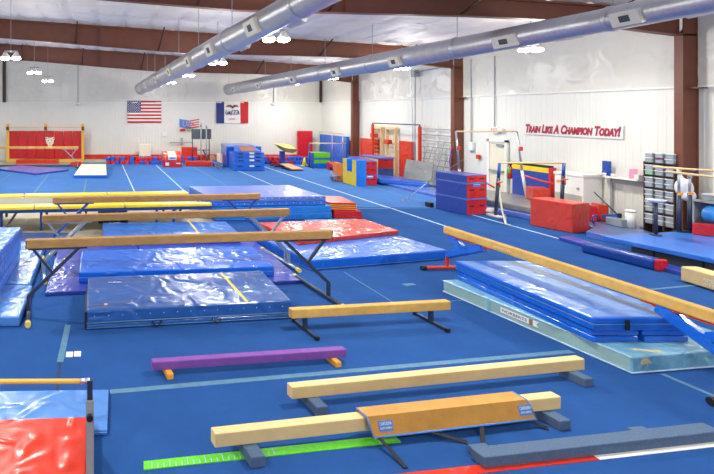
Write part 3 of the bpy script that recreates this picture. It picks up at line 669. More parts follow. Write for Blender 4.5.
# ------------------------------------------------------------------ blocks: spotting trainers
def block_thing(name, label, q, secs, side_m, end_m, cat='block', ends=(0, 2), group=None, slots=True, lab=None, taper=0.0):
    """stack of sections over quad q (q0->q1 is the red end face towards the viewer)"""
    c = sum((Vector(p[:2]) for p in q), Vector((0, 0)))/4; t = thing(name, label, cat, (c.x, c.y, secs[0][0]), group)
    a, b = Vector(q[0][:2]).to_3d(), Vector(q[1][:2]).to_3d(); u_ = (b-a).normalized(); w_ = (b-a).length; out = Vector((u_.y, -u_.x, 0))
    for i, (z0, z1, extra) in enumerate(secs):
        m = MB(); m.prism(q, z0+.003, z1, .015, 2, mi=0, sides=[1 if k in ends else 0 for k in range(4)])
        obj('section', m, [side_m, end_m], t)
        if extra:  # overhanging light ledge
            m = MB(); m.prism(inset(q, -.03), z1-.035, z1+.005, .008); obj('ledge', m, lav_m, t)
        if slots:
            for s in (.25, .75):
                p = a+u_*w_*s+Vector((0, 0, lerp(z0, z1, .55))); m = MB(); m.plate([(-.09, -.018), (.09, -.018), (.09, .018), (-.09, .018)], p, u_, (0, 0, 1), .004); obj('hand_slot', m, black_m, t)
    if lab:
        p = a+u_*w_*.5+Vector((0, 0, lab)); m = MB(); m.plate([(-.14, -.07), (.14, -.07), (.14, .07), (-.14, .07)], p, u_, (0, 0, 1), .006); m.plate([(-.12, .0), (.12, .0), (.12, .05), (-.12, .05)], p, u_, (0, 0, 1), .008, mi=1); obj('brand_label', m, [label_m, white_m], t)
    return t
kA = at(466.6, 215.5); kB = at(486.8, 214.2); kC = at(435.7, 208.4)
qk = [kA, kB, kB+(kC-kA), kC]
block_thing('vault_trainer', 'large blue and red sectioned trainer block standing alone on the carpet at right', qk, ((0, .50, True), (.50, .98, True), (.98, 1.22, False)), slate_m if False else vinyl('trainer_blue', (44, 70, 160), bump=.15, rough=.4), red_m, lab=.93)
q = [at(362.8, 185.5), at(377, 185.5), Vector((12.6, 24.0, 0)), Vector((12.0, 24.0, 0))]
block_thing('vault_trainer', 'red-fronted trainer block with blue top beside the yellow U-shaped block', q, ((0, .46, False), (.46, .84, False), (.84, 1.04, False)), MATS['trainer_blue'], red_m, lab=.36)
q = [Vector((13.0, 23.2, 0)), Vector((13.72, 23.2, 0)), Vector((13.72, 24.6, 0)), Vector((13.0, 24.6, 0))]
t = thing('vault_trainer', 'cream-sided trainer block with red upper and slate blue lower box by the wall bars', 'block', (13.3, 23.9, 0))
m = MB(); m.prism(q, 0, .55, .015, mi=1, sides=[0, 1, 1, 1]); obj('section', m, [slate_m, cream_m], t)
m = MB(); m.prism(q, .553, .98, .015, mi=1, sides=[0, 1, 1, 1]); obj('section', m, [red_m, cream_m], t)
m = MB(); m.prism(inset(q, -.06), .983, 1.06, .02); tag(obj('lid', m, lav_m, t), 'blue padded lid')
for z in (.45, .88): m = MB(); m.box((13.28, 23.19, z), (13.44, 23.2, z+.04)); obj('hand_slot', m, black_m, t)
# yellow U block
t = thing('u_block', 'yellow and blue foam block with a U-shaped notch', 'block', (11.0, 21.6, 0))
a = at(342.8, 182.3); b = at(356.2, 186.3); X_ = (b-a); X_.z = 0; w_ = X_.length; X_.normalize(); hh = 1.1
bk = Vector((-X_.y, X_.x, 0))
m = MB(); U = [(0, 0), (w_, 0), (w_, hh-.0), (w_*.70, hh), (w_*.70, .56), (w_*.32, .56), (w_*.32, hh), (0, hh)]
m.plate(U, a, X_, (0, 0, 1), .0, back=.42)
for i, p in enumerate(m.f): pass
o = obj('foam_body', m, [yellow_m, tramp_b_m], t)
for p in o.data.polygons:
    if abs(p.normal.dot(bk)) < .5: p.material_index = 1
# orange block, small blue mat with legs
slab('foam_block', 'small orange foam block left of the yellow U-shaped block', [at(336.8, 180.5), at(342.4, 182), at(342.4, 182)+Vector((.1, .6, 0)), at(336.8, 180.5)+Vector((.1, .6, 0))], 0, .82, mat('orange_vinyl', (238, 132, 26), .4), cat='block', bev=.02)
t = thing('mini_trampoline', 'small blue springy board on thin legs left of the orange block', 'trampoline', (10.6, 23.8, 0))
m = MB(); m.prism([at(329.5, 172, .25), at(340, 171.5, .25), at(344, 175, .25), at(333, 177, .25)], .23, .27, .01); obj('top_pad', m, lightb_m, t)
for p in ((331, 172.6), (339.5, 172.3), (342.5, 174.7), (334, 175.9)):
    k = at(p[0], p[1], .25); m = MB(); m.tube([(k.x, k.y, 0), (k.x, k.y, .23)], .02, 6); obj('leg', m, silver_m, t)
# blue vault block stack H
zq = [at(232.5, 171.5), at(265, 171), None, None]; zq[0] = Vector((7.25, 26.9, 0)); zq[1] = Vector((8.95, 26.9, 0)); zq[2] = Vector((8.95, 28.3, 0)); zq[3] = Vector((7.4, 28.3, 0))
t = thing('pit_block', 'blue four-layer block stack with a tan patch on top by the back wall', 'block', (8, 27.6, 0))
z = 0
for k, hh in enumerate((.42, .2, .2, .16)):
    m = MB(); m.prism(zq, z+.012, z+hh, .02); obj('section', m, MATS['royal_blue_vinyl'], t)
    if k:
        m = MB(); m.prism(inset(zq, .01), z-.012, z+.014); obj('gap', m, navy_m, t)
    for s in ((.25, .8) if k else (.22, .8)):
        p = lerp(zq[0], zq[1], s); m = MB(); m.box((p.x-.13, 26.885, z+hh*.55-.02), (p.x+.13, 26.9, z+hh*.55+.03)); obj('hand_slot', m, black_m, t)
    m = MB(); m.box((8.15, 26.885, z+hh*.5), (8.4, 26.9, z+hh*.5+.09)); obj('label_patch', m, offwhite_m, t); z += hh
m = MB(); m.prism([zq[0]+Vector((.1, .05, 0)), zq[1]-Vector((.1, -.05, 0)), zq[2]-Vector((.3, .3, 0)), zq[3]+Vector((.2, -.3, 0))], .985, [1.02, 1.02, 1.3, 1.3], .03); obj('top_section', m, royal_m, t)
m = MB(); m.prism([(7.75, 27.02), (8.6, 27.02), (8.5, 27.75), (7.8, 27.75)], [1.01, 1.01, 1.2, 1.2], [1.055, 1.055, 1.255, 1.255]); tag(obj('top_patch', m, brownpatch, t), 'tan carpet patch on top')
slab('pit_block', 'tall plain blue block behind the layered block stack by the back wall', [(7.3, 28.45), (9.3, 28.45), (9.3, 31.5), (7.75, 31.5)], 0, 1.2, royal_m, cat='block', bev=.04, top=lav_m)
slab('panel_pad', 'small cream pad leaning against the tall plain blue block', [(6.98, 28.6), (7.12, 28.6), (7.12, 29.4), (6.98, 29.4)], 0, .72, offwhite_m, cat='pad', bev=.02)
t = thing('parallettes', 'low blue rails lying on the carpet in front of the cream pad', 'bar', (6.5, 29, 0))
for k in range(2):
    m = MB(); m.tube([(6.6+k*.3, 28.0, .25), (6.6+k*.3, 29.9, .25)], .05, 8); obj('rail', m, royal_m, t)
    for s in (.05, .5, .95): m = MB(); c = lerp(Vector((6.6+k*.3, 28.0, 0)), Vector((6.6+k*.3, 29.9, 0)), s); m.box((c.x-.04, c.y-.2, 0), (c.x+.04, c.y+.2, .04)); m.tube([(c.x, c.y, .03), (c.x, c.y, .22)], .025, 8); obj('leg', m, silver_m, t)

# ------------------------------------------------------------------ foam pit, wall pads, back wall things
m = MB(); m.box((XL+.2, 29.8, -.012), (XW-.05, 29.95, .035), .01); struct('trim_3', m, royal_m, 'low blue padded kerb of the foam pit')
m = MB()
x = -.9
while x < 14.2:
    m.box((x, 32.22, 0), (min(x+1.8, 14.3), 32.36, .42), .02); x += 1.82
struct('wall_padding', m, orred_m, 'low band of red wall padding behind the foam pit')
fb = vinyl('foam_blue', (32, 92, 200), bump=.1, rough=.8); fr = vinyl('foam_red', (206, 36, 30), bump=.1, rough=.8)
protos = []
for nm, mm in (('blue', fb), ('red', fr)):
    m = MB(); m.box((-.11, -.11, 0), (.11, .11, .21), .01); o = obj('foam_cube', m, mm); protos.append((o, nm))
first = [True, True]; cnt = 0
for (x0, x1) in ((.55, 4.6), (5.3, 6.0), (9.6, 14.1)):
    for (yy, lev) in ((30.15, 0), (30.5, 0), (30.85, 0), (31.25, 0), (30.5, 1), (30.85, 1), (31.25, 1)):
        x = x0+random.uniform(0, .1)
        while x < x1:
            if lev == 0 or random.random() < .9:
                k = 0 if random.random() < .5 else 1
                if x > 9.5: k = 0 if random.random() < .62 else 1
                if first[k]: o = protos[k][0]; first[k] = False
                else: o = protos[k][0].copy(); COL.objects.link(o)
                o.location = (x, yy+random.uniform(-.04, .04), -.012+.212*lev); o.rotation_euler = (0, 0, random.uniform(-.2, .2))
                tag(o, protos[k][1]+' foam cube lying loose in the pit along the back wall', 'foam cube', protos[k][1]+' foam cubes in the pit'); cnt += 1
            x += .265+random.uniform(0, .05)
# cream panel standing by the wall
slab('panel_pad', 'cream upright pad leaning on the red padding below the striped flag', [(2.6, 31.7), (3.35, 31.7), (3.35, 31.85), (2.6, 31.85)], .0, 1.12, offwhite_m, cat='pad', bev=.03)
# red machine with rockers
t = thing('barrel_trainer', 'red padded barrel trainer with a blue and white centre on a red box', 'trainer', (4.2, 29.0, 0))
m = MB(); m.box((3.72, 28.5, 0), (4.78, 29.3, .42), .03); obj('base_box', m, red_m, t)
for X in (3.75, 4.5):
    m = MB(); arc = [(.42*math.cos(a), .48*math.sin(a)) for a in [math.pi*k/12 for k in range(13)]]; m.plate(arc, (X, 28.9, .42), (0, 1, 0), (0, 0, 1), .24); obj('rocker_pad', m, orred_m, t)
m = MB(); m.prism([(4.0, 28.5), (4.49, 28.5), (4.49, 29.2), (4.0, 29.2)], .43, [.62, .62, .86, .86], .02); obj('roller', m, whiteflag, t)
m = MB(); m.box((4.08, 28.485, .48), (4.42, 28.5, .57)); m.box((3.85, 28.49, .1), (4.05, 28.5, .28), mi=1); m.box((4.45, 28.49, .2), (4.7, 28.5, .26), mi=1); obj('label_band', m, [label_m, white_m], t)
# spotting rig with grey board
t = thing('spotting_stand', 'grey board held up on a steel stand in front of the back wall', 'stand', (6.0, 30.0, 0))
m = MB(); m.box((5.55, 29.65, 1.55), (6.72, 29.7, 2.15), .01); obj('board', m, dkgrey_m, t)
for X in (5.62, 6.62): m = MB(); m.tube([(X, 29.75, 0), (X, 29.75, 1.9)], .03, 8); obj('leg', m, gunmetal, t)
for X, zt in ((6.1, 2.5), (6.42, 2.4)): m = MB(); m.tube([(X, 29.6, 0), (X, 29.6, zt)], .035, 8); m.tube([(X, 29.6, zt-.2), (X, 29.6, zt)], .06, 8); obj('mast', m, grey_m, t)
m = MB(); m.tube([(5.62, 29.75, .9), (6.62, 29.75, .9)], .025, 8); m.tube([(5.62, 29.75, .03), (5.62, 29.55, .03)], .025, 8); m.tube([(6.25, 29.7, .9), (6.45, 29.55, .4), (6.3, 29.55, 0)], .05, 8); obj('crossbar', m, gunmetal, t)
slab('foam_block', 'red block leaning behind the spotting stand', [(5.25, 31.4), (6.25, 31.4), (6.15, 31.9), (5.3, 31.9)], 0, .95, orred_m, cat='block', bev=.04)
slab('foam_block', 'low red block in front of the spotting stand', [(5.1, 29.0), (6.75, 29.0), (6.75, 29.45), (5.1, 29.45)], 0, .3, orred_m, cat='block', bev=.04)
slab('foam_block', 'small pale yellow block right of the spotting stand', [(6.85, 30.2), (7.1, 30.2), (7.1, 30.7), (6.85, 30.7)], 0, .5, cream_m, cat='block', bev=.04)
m = MB(); m.tube([(4.65, YB-.2, 1.2), (6.1, YB-.2, 1.2)], .03, 8); m.tube([(4.65, YB-.2, 1.2), (4.65, YB-.03, 1.2)], .03, 8); m.tube([(5.4, YB-.2, 1.2), (5.4, YB-.03, 1.2)], .03, 8); m.box((5.35, YB-.2, 1.05), (5.45, YB-.03, 1.5)); tag(obj('wall_rail', m, grey_m), 'thin grey rail fixed to the back wall left of the spotting stand', 'rail')
m = MB(); m.box((4.15, YB-.06, 1.58), (4.42, YB-.03, 1.86), .005); tag(obj('wall_plate', m, white_m), 'small pale plate on the back wall right of the striped flag', 'plate')
# vault table, springboard, cone
t = thing('vault_table', 'vaulting table with a tan curved top on a blue column', 'vault', (10.8, 29.1, 0))
vs = []; fs = []; mi = []
stn = [(-.60, .33, .28, .25), (-.45, .35, .22, .14), (-.3, .35, .16, .02), (0, .33, .08, -.14), (.3, .28, .06, -.2), (.48, .2, .04, -.12), (.58, .1, .0, -.04)]
for (x_, bt, ft, bo) in stn: vs += [(10.75+x_, 28.3, 1.02+ft), (10.75+x_*.92, 28.9, 1.02+bt-.02), (10.75+x_*.92, 28.85, 1.02+bo), (10.75+x_, 28.4, 1.02+bo)]
for k_ in range(len(stn)-1):
    a_ = 4*k_; fs += [(a_, a_+4, a_+5, a_+1), (a_+1, a_+5, a_+6, a_+2), (a_+2, a_+6, a_+7, a_+3), (a_+3, a_+7, a_+4, a_)]; mi += [0, 0, 1, 1]
fs += [(0, 1, 2, 3), (27, 26, 25, 24)]; mi += [0, 0]
m = MB(); m.add(vs, fs, mi); obj('padded_top', m, [mat('tan_vinyl', (228, 186, 96), .5), mat('olive_side', (140, 124, 80), .6)], t)
m = MB(); m.box((10.55, 28.85, .1), (10.8, 29.1, .9), .02); obj('column', m, bluemetal, t)
m = MB(); m.box((10.1, 28.6, 0), (11.2, 28.75, .1)); m.box((10.1, 29.2, 0), (11.2, 29.35, .1)); m.box((10.5, 28.6, 0), (10.85, 29.35, .12)); obj('base', m, gunmetal, t)
t = thing('springboard', 'tan-topped springboard on the carpet in front of the vaulting table', 'springboard', (10.7, 27.3, 0))
m = MB(); m.add([(10.2, 28.0, .22), (10.75, 28.1, .22), (11.0, 26.8, .08), (10.35, 26.7, .08), (10.2, 28.0, .27), (10.75, 28.1, .27), (11.0, 26.8, .12), (10.35, 26.7, .12)], [(3, 2, 1, 0), (4, 5, 6, 7), (0, 1, 5, 4), (1, 2, 6, 5), (2, 3, 7, 6), (3, 0, 4, 7)]); obj('top_board', m, mat('peach_carpet', (224, 160, 120), .9), t)
m = MB(); m.box((10.25, 26.75, 0), (10.95, 28.0, .08)); m.tube([(10.4, 27.9, .05), (10.4, 27.9, .22)], .04, 8); m.tube([(10.65, 27.9, .05), (10.65, 27.9, .22)], .04, 8); obj('base_board', m, gunmetal, t)
m = MB(); m.tube([(12.1, 29.3, 0), (12.1, 29.3, .03)], .2, 16); m.tube([(12.1, 29.3, .03), (12.1, 29.3, .5)], [.15, .03], 16); tag(obj('traffic_cone', m, yellow_m), 'small yellow cone at the edge of the foam pit', 'cone')
# green/blue block
t = thing('foam_block', 'blue and green layered foam block near the corner', 'block', (12.4, 28.6, 0)); z = 0
for k, (hh, mm) in enumerate(((.27, royal_m), (.2, green_m), (.1, royal_m), (.3, green_m))):
    m = MB(); m.box((12.15, 28.1, z+.002), (13.05, 28.9, z+hh), .012); obj('layer', m, mm, t)
    if mm is green_m: m = MB(); m.box((12.14, 28.15, z+.02), (12.152, 28.85, z+hh-.02)); obj('side_panel', m, royal_m, t)
    z += hh
# kid bar
t = thing('junior_bar', 'low junior bar with pale rail in front of the corner mats', 'bar', (13, 28.6, 0))
m = MB(); m.tube([(12.05, 28.5, 1.38), (14.0, 28.2, 1.38)], .03, 8); obj('rail', m, wood_m, t)
for p in ((12.05, 28.5), (14.0, 28.2)):
    m = MB(); m.tube([(p[0], p[1], 0), (p[0], p[1], 1.38)], .03, 8); obj('upright', m, bluemetal, t)
    m = MB(); m.obox((p[0], p[1]-.6, .03), (p[0], p[1]+.6, .03), .06, .06); obj('base_bar', m, gunmetal, t)
slab('wall_mat', 'tall red mat standing in the far corner', [(12.75, 31.9), (13.7, 31.9), (13.7, 32.1), (12.75, 32.1)], 0, 1.95, red_m, bev=.03)
t = thing('wall_mat', 'tall blue mats standing along the wall at the far corner behind silver bars', 'mat', (14.2, 30.2, 0))
for k in range(4):
    y0 = 28.45+k*.9; m = MB(); m.box((14.14, y0, 0), (14.32, y0+.88, 1.75), .02); obj('panel', m, MATS['mid_blue_vinyl'] if k % 2 else slate_m if False else royal2_m, t)
t = thing('tube_rack', 'silver tube frame in front of the blue corner mats', 'rack', (14, 30.5, 0))
for y0 in (28.6, 29.9, 31.6): m = MB(); m.tube([(14.0, y0, 0), (14.0, y0, 1.9)], .025, 6); obj('post', m, silver_m, t)
m = MB(); m.tube([(14.0, 28.6, 1.9), (14.0, 31.6, 1.95)], .03, 6); obj('rail', m, wood_m, t)
t = thing('rocker_block', 'curved red and black foam ramp beside the blue and green block', 'block', (13.2, 26.5, 0))
m = MB(); pr = [(0, .42), (.3, .4), (.8, .3), (1.2, .12), (1.25, 0), (1.0, 0), (.9, .1), (.5, .2), (.4, 0), (.1, 0)]
m.plate(pr, (12.9, 27.6, 0), Vector((-.05, -1, 0)).normalized(), (0, 0, 1), .28, back=.28); obj('foam_body', m, red_m, t)
m = MB(); m.box((12.72, 26.5, 0), (13.05, 27.2, .12)); obj('base', m, black_m, t)
# wall pads on the right wall
for (y0, y1, z0, z1, lab) in ((28.1, 28.7, .4, 1.55, 'narrow red-orange wall pad left of the farthest column'), (25.7, 27.4, .35, 1.75, 'red-orange wall pad between the farthest column and the wall bars'), (22.9, 23.85, .1, 1.80, 'red-orange wall pad right of the wooden wall bars')):
    m = MB(); m.box((14.36, y0, z0), (14.47, y1, z1), .015); tag(obj('wall_pad', m, orred_m), lab, 'wall pad')
# wooden wall bars
for k, y0 in enumerate((25.25, 24.05)):
    t = thing('wall_bars', ('left' if k == 0 else 'right')+' ladder of wooden wall bars with red grips on the right wall', 'wall bars', (14.4, y0, 0))
    for s in (0, .72): m = MB(); m.box((14.28, y0+s, 0), (14.42, y0+s+.07, 2.4), .005); obj('side_rail', m, wood_m, t)
    for j in range(11): m = MB(); m.tube([(14.34, y0, .2+j*.2), (14.34, y0+.75, .2+j*.2)], .018, 6); obj('rung', m, wood_m, t)
    m = MB(); m.box((14.27, y0-.03, 2.3), (14.44, y0+.82, 2.42)); obj('header', m, wood_m, t)
    for z in ((1.45, 1.85) if k == 0 else (1.6,)):
        m = MB(); m.box((14.05, y0+.2, z), (14.28, y0+.6, z+.22), .05); obj('grip_pad', m, orred_m, t)
# high bar
t = thing('high_bar', 'steel high bar on two red posts along the right wall', 'bar', (13.9, 23.4, 0))
for y0 in (25.3, 21.6): m = MB(); m.obox((13.9, y0, 0), (13.9, y0, 2.53), .1, .1, up=(1, 0, 0)); obj('post', m, redmetal, t)
m = MB(); m.tube([(13.9, 21.6, 2.6), (13.9, 25.3, 2.6)], .025, 8); obj('rail', m, gunmetal, t)
for y0 in (25.3, 21.6): m = MB(); m.tube([(13.9, y0, 2.5), (13.9, y0, 2.62)], .03, 8); obj('rail_clamp', m, gunmetal, t)
# wall rack with horizontal rails
t = thing('wall_rack', 'white wall rack of long horizontal rails between two columns', 'rack', (14.4, 21, 0))
for j in range(9): m = MB(); m.obox((14.36, 20.25, .35+j*.26), (14.36, 22.2, .35+j*.26), .02, .035); obj('rail', m, grey_m, t)
for y0 in (20.4, 21.2, 22.1): m = MB(); m.box((14.38, y0, 0), (14.45, y0+.05, 2.6)); obj('upright', m, white_m, t)
for k, (ya, yb_, z_) in enumerate(((22.0, 21.7, 1.75), (21.3, 21.0, 1.95), (20.7, 20.5, 1.3))):
    t = thing('ladder', ('left', 'middle', 'right')[k]+' aluminium ladder leaning on the white wall rack', 'ladder', (14.0, ya, 0))
    for s in (0, -.35):
        m = MB(); m.obox((14.0, ya+s, 0), (14.33, yb_+s, z_), .04, .03); obj('side_rail', m, silver_m, t)
    m = MB()
    for j in range(1, 7): c = lerp(Vector((14.0, ya, 0)), Vector((14.33, yb_, z_)), j/7); m.tube([c, c-Vector((0, .35, 0))], .015, 6)
    obj('rungs', m, silver_m, t)
# climbing rope and conduit
m = MB(); m.tube([(12.4, 19.95, 5.14), (12.9, 20.5, 3.1), (13.3, 21.1, 1.2)], .014, 8); tag(obj('climbing_rope', m, grey_m), 'dark climbing rope slanting down beside the high bar', 'rope')
m = MB(); m.tube([(14.3, 22.55, .9), (14.3, 22.55, 5.0)], .02, 8); m.box((14.2, 22.45, 4.75), (14.42, 22.7, 5.05), .01); m.tube([(14.3, 22.5, 4.95), (14.3, 20.4, 5.05)], .03, 6); tag(obj('conduit', m, grey_m), 'grey conduit pipe running up the wall behind the climbing rope', 'pipe')
# grey leaning panel + blue mats below
P1, P2, P3, P4 = Vector((12.9, 21.6, .16)), Vector((14.25, 20.6, .16)), Vector((14.42, 20.9, 1.2)), Vector((13.2, 22.05, 1.24))
m = MB(); A_ = Vector((13.2, 21.6, .28)); B_ = Vector((13.76, 20.6, .28)); up = Vector((.15, .1, 1)).normalized()
dd = (B_-A_); m.plate([(0, 0), (1, 0), (1.02, .75), (.06, .86)], A_, dd, up, .04); tag(obj('panel_mat', m, greymat_m), 'grey panel leaning upright above the blue mats by the ladders', 'mat')
slab('landing_mat', 'flat blue mat lying on the floor beneath the thicker blue one by the wall', [at(380, 184), at(437, 197.5), at(437, 197.5)+Vector((1.2, .6, 0)), at(380, 184)+Vector((1.2, .9, 0))], 0, .09, lav_m, bev=.02)
t = slab('crash_mat', 'blue crash mat below the grey leaning panel', [at(379.7, 183, .1), at(428.5, 187, .1)+Vector((0, 0, 0)), at(428.5, 187, .1)+Vector((.5, 1.2, 0)), at(380.7, 183, .1)+Vector((.5, 1.9, 0))], .092, .27, royal_m, bev=.03, pip=(.18,))
# cable of the bars
for k, (a, b, lab) in enumerate(((at(397, 171, 1.1, 18.6), at(427, 176, .6, 17.0), ''),)):
    pass
m = MB(); a = at(405, 200.5); b = at(425, 184.5, d=a.y-.3); m.tube([(a.x, a.y, .01), b], .014, 6); m.box((a.x-.15, a.y-.06, 0), (a.x+.1, a.y+.06, .015)); m.tube([b, b+Vector((1.2, -.2, .9))], .006, 5); tag(obj('anchor_cable', m, silver_m), 'slanting steel anchor cable and floor plate left of the blue and red trainer', 'cable')

# ------------------------------------------------------------------ uneven bars
t = thing('uneven_bars', 'uneven bars with white high rail posts and a lower rail on blue-grey posts', 'bars', (12.8, 16, 0))
def tb_(name, pts, r, m_, n=8): m = MB(); m.tube(pts, r, n); return obj(name, m, m_, t)
hb0 = at(456, 131.5, d=16.6); hb1 = at(517, 131.5, d=16.2); tb_('high_rail', [hb0, hb1], .025, wood_m)
for p, bx in ((hb0, hb0.x+.22), (hb1, hb1.x+.32)):
    tb_('high_post', [Vector((bx, p.y, .0 if p is hb0 else .37)), lerp(Vector((bx, p.y, 0)), p, .5)], .04, white_m); tb_('high_post_tube', [lerp(Vector((bx, p.y, 0)), p, .48), p], .03, silver_m)
    m = MB(); c = lerp(Vector((bx, p.y, 0)), p, .78); m.box((c.x-.04, c.y-.1, c.z-.06), (c.x+.04, c.y-.03, c.z+.07), .01); obj('red_clamp', m, redmetal, t)
lb0 = at(499.5, 163, d=15.1); lb1 = at(564, 163, d=14.3); tb_('low_rail', [lb0, lb1], .025, wood_m)
for p, dx in ((lb0, -.12), (lb1, -.08)):
    f = Vector((p.x+dx, p.y, 0 if p is lb0 else .37)); tb_('low_post', [f, lerp(f, p, .72)], .045, gunmetal); tb_('low_post_tube', [lerp(f, p, .7), p], .04, bluemetal)
    m = MB(); c = lerp(f, p, .6); m.tube([c+Vector((-.1, -.05, .05)), c+Vector((.1, -.05, .08))], .016, 8); m.tube([c+Vector((0, -.06, -.08)), c+Vector((0, -.06, .1))], .022, 8); obj('red_clamp', m, orred_m, t)
    m = MB(); m.box((f.x-.1, f.y-.25, f.z), (f.x+.1, f.y+.25, f.z+.05), .01); obj('base_bar', m, white_m, t)
tb_('tension_strap', [at(524, 175.5, d=16.0), at(540, 180.5, d=15.7), at(563, 186, d=15.2)], .03, coral_m)
tb_('tension_strap', [at(486, 182.6, d=15.9), at(494, 187.5, d=15.6)], .03, coral_m)
m = MB(); pts = [at(499, 190, d=15.3), at(501.5, 207, d=15.0), at(503, 214, .12), at(505.5, 224, .03), at(511, 225.5, .02)]; m.tube(pts, .022, 8); m.tube([pts[2], pts[2]+Vector((.06, 0, -.02)), pts[3]], .02, 6); tag(obj('rope', m, chalk_m), 'chalky white rope hanging from the low rail down to the carpet', 'rope')
m = MB(); c = at(491, 212.5, .05); m.sphere(c+Vector((0, 0, .06)), .16, (1.2, .8, .6), n=10); m.sphere(c+Vector((.2, .1, .03)), .12, (1, .8, .6), n=10); tag(obj('chalk_bag', m, whitebag), 'crumpled white bag at the foot of the uneven bars', 'bag')
t = slab('landing_mat', 'grey landing mat with folded edge behind the uneven bars', [(12.85, 14.05), (13.7, 14.05), (13.75, 15.55), (14.3, 15.6), (14.3, 17.4), (13.9, 18.3), (13.0, 18.3), (12.4, 16.4)], .16, .36, greymat_m, bev=.06, seg=4)
slab('landing_mat', 'blue mat beneath the grey landing mat at the uneven bars', [(12.75, 14.0), (13.7, 14.0), (13.72, 15.5), (14.2, 15.5), (14.2, 17.4), (13.8, 18.3), (12.75, 18.3), (12.3, 15.9)], 0, .158, lav_m, bev=.03)
slab('floor_pad', 'small black pad at the left foot of the blue and red trainer', [(10.98, 16.55), (11.12, 16.55), (11.12, 16.8), (10.98, 16.8)], 0, .15, black_m, cat='pad', bev=.01)

# door etc on the right wall
t = tag(bpy.data.objects.new('door_1', None), 'cream steel exit door with a push bar in the right wall', None, None, 'structure'); COL.objects.link(t); t.location = (14.45, 18.1, 0)
m = MB(); m.box((14.44, 17.72, 0), (14.47, 18.42, 2.08)); obj('door_leaf', m, mat('cream_paint', (226, 222, 196), .5), t)
m = MB(); m.box((14.40, 17.62, 0), (14.475, 17.72, 2.16)); m.box((14.40, 18.42, 0), (14.475, 18.52, 2.16)); m.box((14.40, 17.62, 2.08), (14.475, 18.52, 2.16)); obj('door_frame', m, white_m, t)
m = MB(); m.box((14.36, 17.76, 1.0), (14.44, 18.38, 1.07)); obj('push_bar', m, grey_m, t)
m = MB(); m.box((14.37, 17.76, 1.93), (14.44, 18.05, 1.99)); m.obox((14.38, 17.8, 2.0), (14.3, 18.2, 2.03), .02, .02); obj('door_closer', m, grey_m, t)
t = thing('exit_sign', 'small red lit exit sign above the door', 'sign', (14.4, 18.1, 2.4))
m = MB(); m.box((14.38, 17.98, 2.4), (14.46, 18.32, 2.62), .008); obj('sign_box', m, white_m, t)
m = MB(); m.text('EXIT', .17, (14.378, 18.15, 2.51), (0, -1, 0), (0, 0, 1), .003, width=.28); obj('lettering', m, exit_m, t)
m = MB(); m.box((14.36, 17.8, 2.45), (14.46, 17.95, 2.58), .01); obj('emergency_lamp', m, white_m, t)
m = MB(); m.tube([(14.44, 18.2, 2.6), (14.44, 18.2, 5.2)], .018, 6); m.tube([(14.44, 19.35, 1.6), (14.44, 19.35, 5.2)], .018, 6); tag(obj('conduit', m, grey_m), 'thin grey conduits running down the wall to the exit sign and alarm box', 'pipe')
m = MB(); m.box((14.38, 19.2, 1.68), (14.46, 19.42, 2.0), .01); tag(obj('alarm_box', m, white_m), 'white box on the wall left of the door', 'box')
m = MB(); m.box((14.40, 18.9, 1.38), (14.46, 19.06, 1.54), .01); tag(obj('fire_alarm', m, redmetal), 'small red fire alarm pull on the wall beside the door', 'alarm')
t = thing('fire_extinguisher', 'red fire extinguisher hanging right of the door', 'extinguisher', (14.36, 17.4, .9))
m = MB(); m.tube([(14.36, 17.4, .85), (14.36, 17.4, 1.2), (14.36, 17.4, 1.27)], [.08, .08, .03], 12); obj('cylinder_body', m, redmetal, t)
m = MB(); m.tube([(14.36, 17.4, 1.26), (14.36, 17.4, 1.34)], .025, 8); m.box((14.33, 17.35, 1.32), (14.39, 17.5, 1.36)); m.box((14.4, 17.36, 1.0), (14.5, 17.44, 1.1)); m.box((14.34, 17.34, 1.05), (14.275, 17.46, 1.2), mi=1); obj('valve', m, [black_m, green_m], t)
# climbing holds / coloured jump ropes beside the column
t = thing('jump_ropes', 'bundle of coloured jump ropes hanging by the middle column', 'ropes', (14.06, 20.0, 1))
for k, mm in enumerate((redmetal, bluemetal, green_m, yellow_m, purple_m)):
    y0 = 19.98-.02*k; m = MB(); m.tube([(14.06, y0, 1.75), (14.03-.02*k, y0-.05, 1.2), (14.05, y0-.1+.03*k, .8), (14.08, y0, 1.2), (14.08, y0, 1.7)], .02, 6); obj('rope', m, mm, t)
# blue yellow upright panel
t = thing('panel_mat', 'blue upright panel mat with a yellow band and red edge leaning on the right wall', 'mat', (14.2, 16.4, .1))
y0, y1 = 17.2, 15.8
for (za, zb_, mm) in ((.1, 1.22, royal_m if False else MATS['trainer_blue']), (1.22, 1.38, yellow_m), (1.38, 1.45, black_m)):
    m = MB(); m.box((14.25, y1, za+.0), (14.40, y0, zb_), .005); obj('panel', m, mm, t)
m = MB(); m.box((14.24, y1-.08, .1), (14.41, y1, 1.4)); obj('edge', m, red_m, t)
slab('foam_block', 'small red block on the grey mat behind the big coral block', [at(533, 200, .4), at(551, 201, .4), at(551, 201, .4)+Vector((.2, .5, 0)), at(533, 200, .4)+Vector((.2, .5, 0))], .365, .78, coral_m, cat='block', bev=.03)
